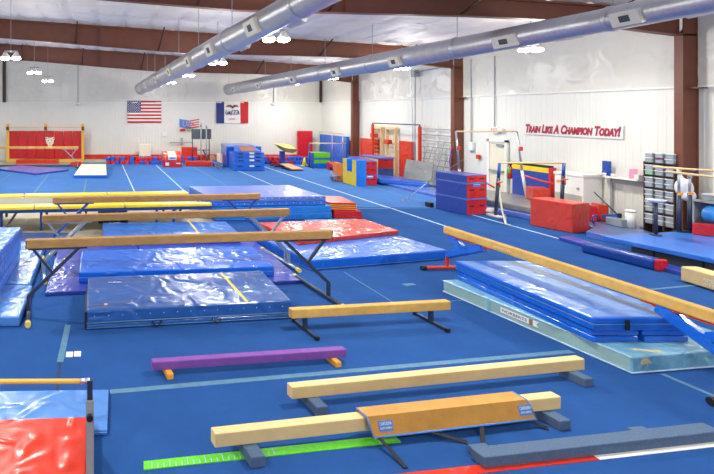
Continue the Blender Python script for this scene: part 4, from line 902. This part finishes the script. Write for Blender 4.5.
# white cabinet
t = thing('chest_freezer', 'white waist-high cabinet against the right wall', 'cabinet', (14.15, 14.7, 0))
m = MB(); m.box((13.88, 14.3, 0), (14.42, 15.2, 1.28), .015); obj('body', m, white_m, t)
m = MB(); m.box((13.86, 14.28, 1.285), (14.43, 15.22, 1.37), .01); obj('lid', m, white_m, t)
m = MB(); m.box((13.865, 14.9, 1.05), (13.88, 15.12, 1.12)); tag(obj('label_patch', m, orange_m, t), 'orange sticker'); m = MB(); m.sphere((13.87, 14.45, .95), .04, n=8); obj('lock', m, grey_m, t)
m = MB(); m.box((13.87, 14.34, .35), (13.88, 15.18, .75)); obj('lower_panel', m, mat('dull_grey', (178, 176, 164), .6), t)
# coral block
a = at(572.3, 233.7); b = at(589.8, 232); a2 = Vector((12.05, 13.95, 0))
q = [a, b, b+(a2-a), a2]
t = thing('foam_block', 'big coral red padded block on the carpet before the white cabinet', 'block', (12.4, 13.6, 0))
m = MB(); m.prism(q, 0, .77, .04, 3); obj('foam_body', m, coral_m, t); piping(t, inset(q, .012), .752, .008, red_m)
slab('foam_block', 'low red block behind the big coral block', [(13.3, 13.8), (13.62, 13.62), (13.68, 13.85), (13.36, 13.95)], .16, .60, red_m, cat='block', bev=.03)

# ------------------------------------------------------------------ lettering on the wall
t = thing('wall_lettering', 'red slanted wall lettering with a slogan on the right wall', 'sign', (14.45, 15.2, 2.6))
yl0 = F*14.45/(525-CX); yl1 = F*14.45/(620-CX); yc = (yl0+yl1)/2; ln = yl0-yl1
zc = H-(130.3-CY)*yc/F
txt = 'Train Like a Champion Today!'; 
def cap(b): return ''.join(b)
m = MB(); m.box((14.456, yl1-.08, zc-.19), (14.462, yl0+.05, zc+.19)); obj('backing', m, liner_m, t)
m = MB(); m.text('Train Like A Champion Today!', .36, (14.452, yc, zc), (0, -1, 0), (0, 0, 1), .002, caps=.78, shear=.25, offset=.02, width=ln); obj('outline', m, letter_b, t)
m = MB(); m.text('Train Like A Champion Today!', .36, (14.447, yc, zc), (0, -1, 0), (0, 0, 1), .002, caps=.78, shear=.25, offset=.010, width=ln*.99); obj('lettering', m, letter_r, t)

# ------------------------------------------------------------------ flags on the back wall
def cloth(x0, x1, z0, z1, nx, nz, matfn, y=YB-.045, amp=.02, ph=0, sagx=0):
    m = MB(); vs = []; mi = []; fs = []
    for j in range(nz+1):
        for i in range(nx+1):
            s, v = i/nx, j/nz
            vs.append((x0+(x1-x0)*s, y-amp*(1+math.sin(s*9+v*3+ph)), z0+(z1-z0)*v+sagx*math.sin(s*math.pi*2)))
    for j in range(nz):
        for i in range(nx): fs.append((j*(nx+1)+i, j*(nx+1)+i+1, (j+1)*(nx+1)+i+1, (j+1)*(nx+1)+i)); mi.append(matfn((i+.5)/nx, (j+.5)/nz))
    m.add(vs, fs, mi, True); return m
k = YB/F
def bw(px, py): return ((px-CX)*k, H-(py-CY)*k)
x0, zt = bw(127.3, 100.8); x1, zb_ = bw(161.3, 122.8)
t = thing('stars_and_stripes_flag', 'American flag with stars and stripes hanging on the back wall', 'flag', ((x0+x1)/2, YB, zb_))
m = cloth(x0, x1, zb_, zt, 30, 13, lambda s, v: 2 if (s < .4 and v > 6/13) else (0 if int(v*13) % 2 == 0 else 1)); obj('flag_cloth', m, [redflag, whiteflag, navyflag], t)
m = MB(); cw = (x1-x0)*.4; chh = (zt-zb_)*7/13; r = .045
for rr in range(9):
    for cc in range(6 if rr % 2 == 0 else 5):
        X = x0+cw*((cc+.5)/6 if rr % 2 == 0 else (cc+1)/6)+.0; Z = zt-chh*(rr+1)/10
        m.plate([(r*(1 if a % 2 == 0 else .42)*math.sin(a*math.pi/5), r*(1 if a % 2 == 0 else .42)*math.cos(a*math.pi/5)) for a in range(10)][::-1], (X, YB-.105, Z), (1, 0, 0), (0, 0, 1), .003)
obj('stars', m, whiteflag, t)
x0, zt = bw(216, 101.7); x1, zb_ = bw(248, 123.2)
t = thing('tricolour_flag', 'blue, white and red state flag with a brown eagle on the back wall', 'flag', ((x0+x1)/2, YB, zb_))
m = cloth(x0, x1, zb_, zt, 24, 10, lambda s, v: 2 if s < .25 else (1 if s < .75 else 0), ph=1); obj('flag_cloth', m, [redflag, whiteflag, navyflag], t)
xc = (x0+x1)/2; zz = lerp(zb_, zt, .77); eg = [(-.42, -.03), (-.3, .1), (-.1, .12), (-.03, .04), (.03, .04), (.1, .12), (.3, .1), (.42, -.03), (.2, 0), (.1, -.05), (.02, -.14), (-.08, -.06), (-.2, 0)]
m = MB(); m.plate([(x_*1.0, z_) for x_, z_ in eg], (xc, YB-.11, zz), (1, 0, 0), (0, 0, 1), .004); obj('eagle_emblem', m, brownpatch if False else mat('eagle_brown', (110, 66, 40), .8), t)
m = MB(); zz = lerp(zb_, zt, .5)
for (pts) in ([(-.38, .16), (-.44, -.02), (-.38, -.12), (-.3, -.1), (-.28, 0), (-.36, .02)], [(-.24, .1), (-.1, -.12)], [(-.12, .06), (-.24, -.12)], [(.0, .18), (-.08, -.16)], [(.06, .12), (.16, .16), (.18, .04), (.06, -.12), (.2, -.12)], [(.26, .14), (.34, .14), (.36, .02), (.26, -.02), (.36, -.1), (.24, -.14)], [(.38, .1), (.42, -.12)]):
    m.tube([(xc+x_, YB-.115, zz+z_) for x_, z_ in pts], .022, 6)
obj('ribbon', m, navyflag, t)
m = MB(); m.text('IOWA', .16, (xc, YB-.11, lerp(zb_, zt, .2)), (1, 0, 0), (0, 0, 1), .003, width=.38); obj('lettering', m, redflag, t)
x0, zt = bw(179.3, 119); x1, zb_ = bw(199, 131)
t = thing('team_banner', 'small red, white and blue banner with letters and rings behind the spotting stand', 'banner', ((x0+x1)/2, YB, zb_))
m = cloth(x0, x1, zb_+.2, zt-.05, 12, 7, lambda s, v: 2 if s < .62 else (0 if int(v*7) % 2 == 0 else 1), sagx=.0)
for v in m.v: v.z += .22*abs((v.x-x0)/(x1-x0)-.5)-.05
obj('banner_cloth', m, [redflag, whiteflag, MATS['blue_label']], t)
m = MB(); m.text('USA', .42, ((x0+x1)/2-.02, YB-.115, (zb_+zt)/2+.05), (1, 0, 0), (0, 0, 1), .004, offset=.012, width=.85); obj('lettering_outline', m, whiteflag, t)
m = MB(); m.text('USA', .40, ((x0+x1)/2-.02, YB-.125, (zb_+zt)/2+.05), (1, 0, 0), (0, 0, 1), .004, width=.8); obj('lettering', m, redflag, t)
m = MB(); m.plate([(0, 0), (.36, .02), (.36, .18), (0, .14)], (x0, YB-.12, zb_-.02), (1, 0, 0), (0, 0, 1), .004); obj('lower_stripe', m, redflag, t)
for j, mm in enumerate((bluemetal, black_m, redmetal, yellow_m, green_m)):
    cx_ = (x0+.42+.17*j, zb_+.12) if j < 3 else (x0+.505+.17*(j-3), zb_+.04); m = MB(); m.tube([(cx_[0]+.09*math.cos(a*math.pi/8), YB-.13, cx_[1]+.09*math.sin(a*math.pi/8)) for a in range(17)], .012, 5); obj('ring', m, mm, t)

# ------------------------------------------------------------------ far left: red wall pads in timber frame
D = 31.4; kk = D/F
def bx_(px, py): return ((px-CX)*kk, H-(py-CY)*kk)
t = thing('padded_bar_frame', 'red padded backboard in a yellow timber frame with a bar, at the far left', 'bar frame', ((44-CX)*kk, D, 0))
tim = mat('yellow_timber', (222, 172, 70), .6)
x0, z1_ = bx_(8.7, 131); x1, _ = bx_(81.5, 158)
for j in range(8):
    a_ = lerp(x0, x1, j/8); b_ = lerp(x0, x1, (j+1)/8); m = MB(); m.box((a_+.01, D+.1, .22), (b_-.01, D+.24, z1_), .02); obj('wall_pad', m, padred_m, t)
for px in (7.8, 45.7, 82.8):
    X = (px-CX)*kk; m = MB(); m.box((X-.09, D-.02, 0), (X+.09, D+.1, bx_(0, 123.8)[1]), .005) if px != 45.7 else m.box((X-.09, D-.02, z1_+.0), (X+.09, D+.1, bx_(0, 123.8)[1])); obj('post', m, tim, t)
m = MB(); m.box((x0-.1, D, 0), (x1+.1, D+.1, .2)); obj('bottom_rail', m, tim, t)
m = MB(); m.tube([(x0-.2, D-.08, bx_(0, 127.3)[1]), (x1+.2, D-.08, bx_(0, 127.3)[1])], .025, 8); obj('bar', m, wood_m, t)
for px in (7.8, 45.7, 82.8): X = (px-CX)*kk; m = MB(); m.box((X-.08, D-.14, bx_(0, 130)[1]), (X+.08, D-.02, bx_(0, 126.5)[1])); obj('bracket', m, mat('dark_red_bracket', (110, 40, 36), .5), t)
ex, ez = bx_(49.8, 141.5); m = MB(); s_ = .29
m.plate([(s_*x_, s_*z_) for x_, z_ in ((-.8, .1), (-1.0, .55), (-.95, .95), (-.6, .95), (-.4, .8), (.4, .8), (.6, .95), (.95, .95), (1.0, .55), (.8, .1), (.85, -.3), (.5, -.7), (.3, -1.15), (-.3, -1.15), (-.5, -.7), (-.85, -.3))][::-1], (ex, D+.095, ez), (1, 0, 0), (0, 0, 1), .01)
for (x_, z_, a, b) in ((-.35, .15, .14, .07), (.35, .15, .14, .07), (0, -.35, .14, .08), (-.75, .7, .1, .1), (.75, .7, .1, .1), (-.3, .5, .2, .04), (.3, .5, .2, .04), (0, -.85, .16, .08), (-.65, -.2, .12, .04), (.65, -.2, .12, .04)):
    m.plate([(s_*(x_-a), s_*(z_-b)), (s_*(x_+a), s_*(z_-b)), (s_*(x_+a), s_*(z_+b)), (s_*(x_-a), s_*(z_+b))], (ex, D+.084, ez), (1, 0, 0), (0, 0, 1), .004, back=.004, mi=1)
obj('tiger_emblem', m, [offwhite_m, black_m], t)
# beam in front of it
A_ = at(-40, 146.5, 1.2); B_ = at(78.5, 146.3, 1.2); B_.y = A_.y
high_beam('ochre balance beam standing before the red padded frame at the far left', None, None, 1.2, ochre_m, silver_m, basehalf=.5, ab=((A_.x, A_.y, 1.2), (B_.x, B_.y, 1.2)))
slab('floor_mat', 'dark grey mat with blue edge beneath the far left beam', [(-7, 28.9), (-1.7, 28.9), (-1.7, 29.75), (-7, 29.75)], 0, .09, dkgrey_m, bev=.02, top=greymat_m)
slab('floor_mat', 'narrow orange-red mat below the red padded frame', [(-5.0, 30.4), (-2.5, 30.4), (-2.4, 30.9), (-4.8, 30.9)], .0, .24, orred_m, bev=.03)
slab('floor_mat', 'small orange-red block by the right post of the red padded frame', [(-1.6, 29.0), (-.95, 29.0), (-.9, 29.7), (-1.5, 29.7)], 0, .22, orred_m, bev=.03)
slab('folding_mat', 'violet-blue folding mat lying askew on the far left of the bright carpet', [at(-8, 169.5), at(36, 175.2), at(69, 171), at(22, 166.8)], 0, .09, violet_m, bev=.015, top=lav_m)
# cream wedge
t = thing('incline_mat', 'cream-topped wedge mat with blue front edge on the far carpet', 'mat', (-.4, 25, 0))
m = MB(); q = [(-1.16, 23.8), (.42, 23.8), (.42, 25.9), (-.86, 25.9)]
m.prism(q, 0, [.15, .15, .46, .46], .01, mi=0, top=1, sides=[0, 0, 0, 0]); obj('wedge', m, [royal_m, offwhite_m], t)
slab('foam_block', 'dark grey block behind the cream wedge mat', [(-.85, 27.0), (.45, 27.0), (.45, 28.6), (-.75, 28.6)], 0, .46, greymat_m, cat='block', bev=.03)

# ------------------------------------------------------------------ right side: shelf, ledge, bins, big mat
t = thing('storage_shelf', 'brown storage shelf unit against the right wall beside the nearest column', 'shelf', (14.1, 12.9, 0))
ya, yb2 = 12.42, 13.35; xs0, xs1 = 14.02, 14.44
zs = [.05, .33, .64, .95, 1.26, 1.57, 1.88]
def sy(px, X=14.0): return F*X/(px-CX)
ya = sy(673.5, 14.0)+.0; yb2 = sy(642.5, 14.0)
for y0 in (ya, lerp(ya, yb2, 1/3), lerp(ya, yb2, 2/3), yb2-.015): m = MB(); m.box((xs0, y0, 0), (xs1, y0+.015, 1.9 if y0 in (ya,) or y0 > yb2-.1 else .33)); obj('side_panel', m, shelfm, t)
for z in zs: m = MB(); m.box((xs0, ya, z-.012), (xs1, yb2, z)); obj('shelf_board', m, shelfm, t)
m = MB(); m.box((xs1, ya, 0), (xs1+.01, yb2, 1.9)); obj('back_panel', m, shelfm, t)
cw = (yb2-ya)/3; rowname = ['bottom', 'second lowest', 'third lowest', 'fourth', 'fifth', 'second highest', 'top']
for r_ in range(1, 7):
    for c_ in range(3):
        if r_ == 1 and c_ > 0: pass
        for s_ in range(2):
            yc_ = yb2-cw*(c_+.5); z0 = zs[r_]+.002+s_*.128; w2 = cw/2-.022
            if r_ == 0: continue
            lab = 'clear tub, %s of its pair, %s column, %s shelf of brown unit' % (('lower', 'upper')[s_], ('left', 'middle', 'right')[c_], rowname[r_])
            b = thing('storage_tub', lab, 'tub', (14.15, yc_, z0), 'storage tubs on the brown shelf unit')
            m = MB(); m.prism([(14.03, yc_-w2+.01), (14.35, yc_-w2+.01), (14.35, yc_+w2-.01), (14.03, yc_+w2-.01)], z0, z0+.095, .008); tm = clearg_m if (r_ == 5 and c_ == 0 and s_ == 0) else clear_m; obj('tub_body', m, tm, b)
            m = MB(); m.box((14.015, yc_-w2, z0+.097), (14.37, yc_+w2, z0+.118), .005); obj('lid', m, maroon_m if (r_ == 6 and c_ == 1 and s_ == 0) else lidm, b)
# low items by the shelf
m = MB(); m.box((13.6, 13.0, .158), (13.95, 13.4, .36), .02); tag(obj('storage_box', m, clear_m), 'low clear box on the floor in front of the shelf unit', 'box')
t = thing('wall_ledge', 'long white ledge shelf fixed to the right wall', 'shelf', (14.3, 14, 1))
ly0, ly1 = sy(641, 14.3), 14.06; m = MB(); m.box((14.2, ly0, 1.33), (14.46, ly1, 1.37)); obj('board', m, white_m, t)
m = MB(); m.box((14.42, ly0, 1.18), (14.46, ly1, 1.33)); obj('bracket_rail', m, grey_m, t)
m = MB(); m.box((14.42, ly1-.03, .1), (14.46, ly1+.02, 1.33)); obj('post', m, grey_m, t)
m = MB(); a_ = sy(609.5, 14.3); b_ = sy(602, 14.3); m.box((14.3, a_, 1.372), (14.36, b_, 1.78), .01); m.box((14.26, a_+.04, 1.372), (14.3, b_-.03, 1.5), .01); tag(obj('blue_binder', m, bluemetal), 'bright blue binder standing on the white ledge', 'binder')
m = MB(); a_ = sy(637, 14.3); b_ = sy(628.7, 14.3); m.plate([(0, 0), (b_-a_, 0), (b_-a_, .27), (0, .25)], (14.3, b_, 1.372), (0, -1, 0), (.1, 0, 1), .004); tag(obj('paper', m, pink_m), 'pink sheet of paper propped on the white ledge', 'paper')
for px, lab in ((604.5, 'small white cup left on the ledge below the blue binder'), (613, 'small white cup right of the blue binder on the ledge'), (638, 'white tissue box at the right end of the ledge')):
    yy = sy(px, 14.25); m = MB(); m.tube([(14.25, yy, 1.372), (14.25, yy, 1.45)], [.04, .05], 10) if px < 630 else m.box((14.2, yy-.06, 1.372), (14.32, yy+.06, 1.5), .01); tag(obj('cup' if px < 630 else 'tissue_box', m, white_m), lab, 'cup' if px < 630 else 'box')
t = thing('waste_bin', 'white plastic waste bin against the wall left of the shelf unit', 'bin', (13.9, 13.1, 0))
bx0 = at(630.5, 221, .3); m = MB(); m.tube([(bx0.x+.5, bx0.y+.5, .158), (bx0.x+.5, bx0.y+.5, .56)], [.09, .105], 16); 
m.v = [v+Vector((13.85-bx0.x-.5, 13.0-bx0.y-.5+0, 0)) for v in m.v]
m.v = [v+Vector((0, F*13.85/(630.5-CX)-13.0, 0)) for v in m.v]; obj('bin_body', m, white_m, t)
yy = F*13.85/(630.5-CX); m = MB(); m.tube([(13.85, yy, .56), (13.85, yy, .6), (13.85, yy, .62)], [.115, .115, .07], 16); obj('lid', m, white_m, t)
# floor cleaner
t = thing('push_broom', 'blue-headed push broom with dark handle against the wall', 'broom', (13.8, 13.6, .2))
p0 = at(602, 216.5, d=13.55); p1 = at(619, 215.6, d=13.3); m = MB(); m.obox(p0, p1, .1, .09, bev=.01); obj('broom_head', m, bluemetal, t)
m = MB(); m.tube([at(619, 216, d=13.3), at(594, 192, d=13.8)], .015, 6); obj('handle', m, gunmetal, t)
m = MB(); p = at(619.5, 216, d=13.25); m.box((p.x-.02, p.y-.03, p.z-.05), (p.x+.03, p.y+.03, p.z+.07), .01); obj('bracket', m, black_m, t)
slab('foam_block', 'small dark red block against the wall behind the broom', [at(598, 214, .2, 13.8), at(609, 213, .2, 13.6), at(609, 213, .2, 13.6)+Vector((.1, .3, 0)), at(598, 214, .2, 13.8)+Vector((.1, .3, 0))], .16, .62, coral_m, cat='block', bev=.02)
m = MB(); c = at(595, 211, d=13.3); c.z = .3; m.tube([c+Vector((.07*math.cos(a*.6), 0, .12*math.sin(a*.6))) for a in range(9)], .02, 8); tag(obj('hoop', m, bluemetal), 'small blue hoop propped left of the dark red block', 'hoop')
# flat mats right
slab('landing_mat', 'dull blue landing mat on the floor before the ledge and waste bin', [(12.45, 11.9), (13.75, 12.3), (13.97, 12.9), (14.3, 13.1), (14.3, 13.95), (13.1, 13.95), (12.98, 13.1), (12.3, 12.6)], 0, .155, lav_m, bev=.02, top=mat('dull_blue_vinyl', (84, 108, 154), .35, bump=.4, scale=2, ridge=True, coat=.3))
slab('thin_mat', 'small light blue pad on the dull blue landing mat', [at(589, 217.5, .17), at(600, 217.5, .17), at(604, 220, .17), at(592, 220.5, .17)], .157, .2, royal2_m, bev=.01)
slab('landing_mat', 'violet-blue flat mat between the roll mat and the big raised mat', [(11.35, 12.33), (11.2, 9.5), (11.62, 9.35), (11.5, 11.0), (11.75, 12.4)][::-1], 0, .09, violet_m, bev=.02)
t = thing('bolster', 'long dark blue roll mat with a red end lying on the carpet', 'mat', (11, 10.5, 0))
a = at(580.5, 252); b = at(653, 270.5); dd = (b-a).normalized(); 
m = MB(); nn = Vector((-dd.y, dd.x, 0)); q = [a, b, b+nn*.24, a+nn*.24]; m.prism(q, 0, .23, .07, 4, smooth=True); obj('foam_body', m, MATS['trainer_blue'] if False else vinyl('deep_blue_vinyl', (22, 66, 150), bump=.1), t)
m = MB(); q = [b, b+dd*.09, b+dd*.09+nn*.24, b+nn*.24]; m.prism(q, 0, .235, .05, 3); obj('red_end', m, red_m, t)
# big raised mat
A_ = at(602.4, 236, .38); dF = (at(714, 259, .38)-A_).normalized(); dB = Vector((-dF.y, dF.x, 0)); B_ = A_+dF*3.6; 
wB = 2.38; q = [A_, A_+dB*wB, B_+dB*wB, B_]
t = thing('podium_mat', 'broad blue mat raised on a dark grey-green base in front of the nearest column', 'mat', (12.7, 10, 0))
bq = [A_+dF*.3+dB*.35, A_+dF*.3+dB*2.15, B_+dB*2.15, B_+dB*.35]
m = MB(); m.prism(bq, .0, .28, .01); obj('base', m, dkgrey_m, t)
m = MB()
for s in (.12, .35, .6, .85): c = lerp(bq[0], bq[3], s); m.box((c.x-.012, c.y-.012, .01), (c.x+.02, c.y+.012, .27))
obj('base_seam', m, black_m, t)
m = MB(); m.prism(q, .285, .385, .02, 3, top=1); obj('mat_cover', m, [royal2_m, vinyl('cornflower_vinyl', (58, 116, 206), scale=1, bump=.12, rough=.45)], t)
slab('foam_block', 'bright red block on the far right corner of the raised mat', [(13.45, 11.32), (13.98, 10.88), (14.05, 11.25), (13.6, 11.42)], .388, .64, red_m, cat='block', bev=.025)
# parallel bars
t = thing('parallel_bars', 'parallel bars with pale wooden rails and blue-grey uprights at the right edge', 'bars', (12, 10, .385))
hB = 1.85
r1a, r1b = at(653, 166.8, hB), at(714, 170.8, hB); r2a, r2b = at(667, 171.5, hB), at(714, 177, hB)
r1b = r1a+(r1b-r1a)*2.6; r2b = r2a+(r2b-r2a)*2.6
for a, b in ((r1a, r1b), (r2a, r2b)): m = MB(); m.tube([a, b], .025, 8); obj('rail', m, wood_m, t)
for i_, (X_p, Y_p) in enumerate(((13.42, 11.55), (13.75, 11.62), (12.6, 9.2), (13.8, 9.2))):
    p = Vector((X_p, Y_p, 0)); zt_ = hB-.02 if i_ != 1 else 1.72
    m = MB(); m.tube([(p.x, p.y, .0 if i_ < 2 and False else .39), (p.x, p.y, 1.28)], .04, 10); obj('upright', m, gunmetal, t)
    m = MB(); m.tube([(p.x, p.y, 1.26), (p.x, p.y, zt_)], .024, 8); m.tube([(p.x, p.y, zt_-.1), (p.x, p.y, zt_)], .04, 8); obj('inner_post', m, silver_m, t)
    m = MB(); m.box((p.x-.04, p.y-.05, 1.24), (p.x+.04, p.y+.0, 1.29)); obj('clamp', m, orange_m, t)
m = MB(); m.tube([(13.75, 11.62, 1.7), (13.55, 11.3, 1.84)], .02, 8); obj('cross_arm', m, gunmetal, t); m = MB(); m.box((13.38, 11.5, .388), (13.8, 11.66, .41)); obj('base_plate', m, gunmetal, t)
# round tray stand
t = thing('chalk_stand', 'round pale chalk tray on a blue-grey post before the shelf unit', 'stand', (12.4, 11.1, .385))
c = at(656, 201, d=11.25); m = MB(); m.tube([(c.x, c.y, c.z-.03), (c.x, c.y, c.z+.02), (c.x, c.y, c.z+.035)], [.11, .175, .17], 24); obj('tray', m, mat('pale_tray', (198, 206, 212), .4), t)
m = MB(); m.tube([(c.x, c.y, .39), (c.x, c.y, c.z-.03)], .03, 10); m.tube([(c.x, c.y, .387), (c.x, c.y, .41)], .1, 16); obj('post', m, gunmetal, t)
# right edge: counter, blue barrel, bag, white door panel
m = MB(); m.box((13.9, 9.2, 1.08), (14.44, 11.75, 1.12)); m.box((13.95, 11.7, 0), (14.44, 11.75, 1.08)); m.box((14.3, 9.2, 0), (14.44, 9.25, 1.08)); tag(obj('counter', m, grey_m), 'grey counter against the wall at the right edge, right of the nearest column', 'counter')
for k_, yy in enumerate((11.45, 11.1)):
    b = thing('storage_tub', ('left', 'right')[k_]+' clear tub on the counter right of the nearest column', 'tub', (14.15, yy, 1.122)); m = MB(); m.box((14.0, yy-.14, 1.122), (14.35, yy+.14, 1.25), .01); obj('tub_body', m, clear_m, b); m = MB(); m.box((13.99, yy-.15, 1.252), (14.36, yy+.15, 1.275)); obj('lid', m, lidm, b)
m = MB(); m.sphere((13.98, 11.93, 1.35), .2, (.6, .9, 1.15), n=14); m.sphere((13.98, 11.85, 1.18), .17, (.6, .9, .8), n=12); m.tube([(13.98, 11.95, 1.5), (14.02, 12.08, 1.72)], [.06, .02], 8); tag(obj('plastic_bag', m, whitebag), 'white plastic bag hanging on the nearest column', 'bag')
m = MB(); m.tube([(14.05, 9.75, .82), (14.05, 9.8, .82), (14.05, 11.45, .82), (14.05, 11.5, .82)], [.18, .22, .22, .18], 20); tag(obj('barrel_mat', m, ballb), 'sky blue barrel mat at the right edge behind the red block', 'barrel')
m = MB(); m.box((14.0, 9.9, .1), (14.25, 10.8, .6), .01)
tag(obj('barrel_cradle', m, gunmetal), 'dark cradle under the sky blue barrel mat', 'stand')
m = MB(); m.box((14.42, 9.3, 0), (14.47, 11.72, 3.4)); struct('door_2', m, white_m, 'white smooth door panel at the right edge')

# ------------------------------------------------------------------ ducts
def duct(label, st, group, vents):
    pts = [Vector(s_[:3]) for s_ in st]; R = [s_[3] for s_ in st]
    # resample
    P = []; RR = []
    for i in range(len(pts)-1):
        nseg = 10
        for j in range(nseg): P.append(lerp(pts[i], pts[i+1], j/nseg)); RR.append(lerp(R[i], R[i+1], j/nseg))
    P.append(pts[-1]); RR.append(R[-1])
    c = (pts[0]+pts[-1])/2; t = thing('air_duct', label, 'duct', tuple(c))
    m = MB(); m.tube(P, RR, 32); obj('duct_pipe', m, duct_m, t)
    tot = 0; L = [0]
    for i in range(len(P)-1): tot += (P[i+1]-P[i]).length; L.append(tot)
    def ev(s):
        for i in range(len(P)-1):
            if L[i+1] >= s: f = (s-L[i])/(L[i+1]-L[i]); return lerp(P[i], P[i+1], f), lerp(RR[i], RR[i+1], f), (P[i+1]-P[i]).normalized()
        return P[-1], RR[-1], (P[-1]-P[-2]).normalized()
    s = .0
    while s < tot:
        p, r, d = ev(s); m = MB(); m.tube([p-d*.05, p-d*.03, p+d*.03, p+d*.05], [r+.002, r+.018, r+.018, r+.002], 32, caps=False); obj('joint_band', m, duct_m, t)
        m = MB(); m.tube([p+Vector((0, 0, r)), (p.x, p.y, ztop(p.x)-.02)], .008, 5); obj('hanger', m, grey_m, t); s += 3.05
    for s in vents:
        for sg in (-1, 1):
            p, r, d = ev(s+(0 if sg < 0 else .8)); sd = Vector((0, 0, 1)).cross(d).normalized(); o_ = (sd*(-sg)*-1)
            o_ = Vector((sg*math.cos(.35), 0, -math.sin(.35))); up = d.cross(o_).normalized(); c = p+o_*(r+.01); wd, hh = .25, .14
            m = MB(); m.obox(c-d*wd, c+d*wd, hh*2, .1, up=o_, bev=.008); g = obj('air_grille', m, offwhite_m, t)
            m = MB(); m.obox(c-d*wd*.35+o_*.052, c+d*wd*.35+o_*.052, hh*.9, .006, up=o_); obj('louvre', m, dkgrey_m, g)
d1 = [at(141, 88.5, d=29.2), at(220, 46.2, d=11.7), at(280, 14.5, d=8.6), at(330, -12, d=7.1), ]
d1s = [(d1[0].x, d1[0].y, d1[0].z, .345), (lerp(d1[0], d1[1], .55).x, lerp(d1[0], d1[1], .55).y, lerp(d1[0], d1[1], .55).z, .31), (*d1[1], .27), (*d1[2], .235), (*d1[3], .225)]
e = d1[3]+(d1[3]-d1[2])*2.0; e.z = d1[3].z+.1; d1s.append((*e, .225))
duct('round silver spiral air duct on the left, ending above the striped flag', d1s, None, (2.0, 5.0, 8.5, 12.0, 15.2, 17.6, 20.0))
d2 = [at(229, 89.5, d=31), at(409, 57, d=14.0), at(594, 22.5, d=10.33), at(714, -2, d=8.45)]
d2s = [(*d2[0], .335), (*lerp(d2[0], d2[1], .5), .31), (*d2[1], .275), (*d2[2], .245), (*d2[3], .24)]
e = d2[3]+(d2[3]-d2[2])*2; d2s.append((*e, .24))
duct('long round silver air duct crossing the whole right side under the rafters', d2s, None, (2.0, 6, 10, 13.5, 16.8, 19.6, 21.8))
# small ceiling sensors on cords at the back wall
for px, lab in ((78, 'small sensor on a thin drop pipe on the back wall left of the striped flag'), (273, 'small sensor on a thin drop pipe on the back wall right of the tricolour flag')):
    X = (px-CX)*k; t = thing('wall_sensor', lab, 'sensor', (X, YB-.12, LZ-.1)); m = MB(); m.tube([(X, YB-.14, LZ-.04), (X, YB-.14, ztop(X)-.1)], .02, 6); obj('drop_pipe', m, grey_m, t)
    m = MB(); m.sphere((X, YB-.16, LZ-.1), .13, (1.3, .8, .6), n=12); obj('sensor_head', m, white_m, t)
print('foam cubes', cnt, 'objects', len(bpy.data.objects))
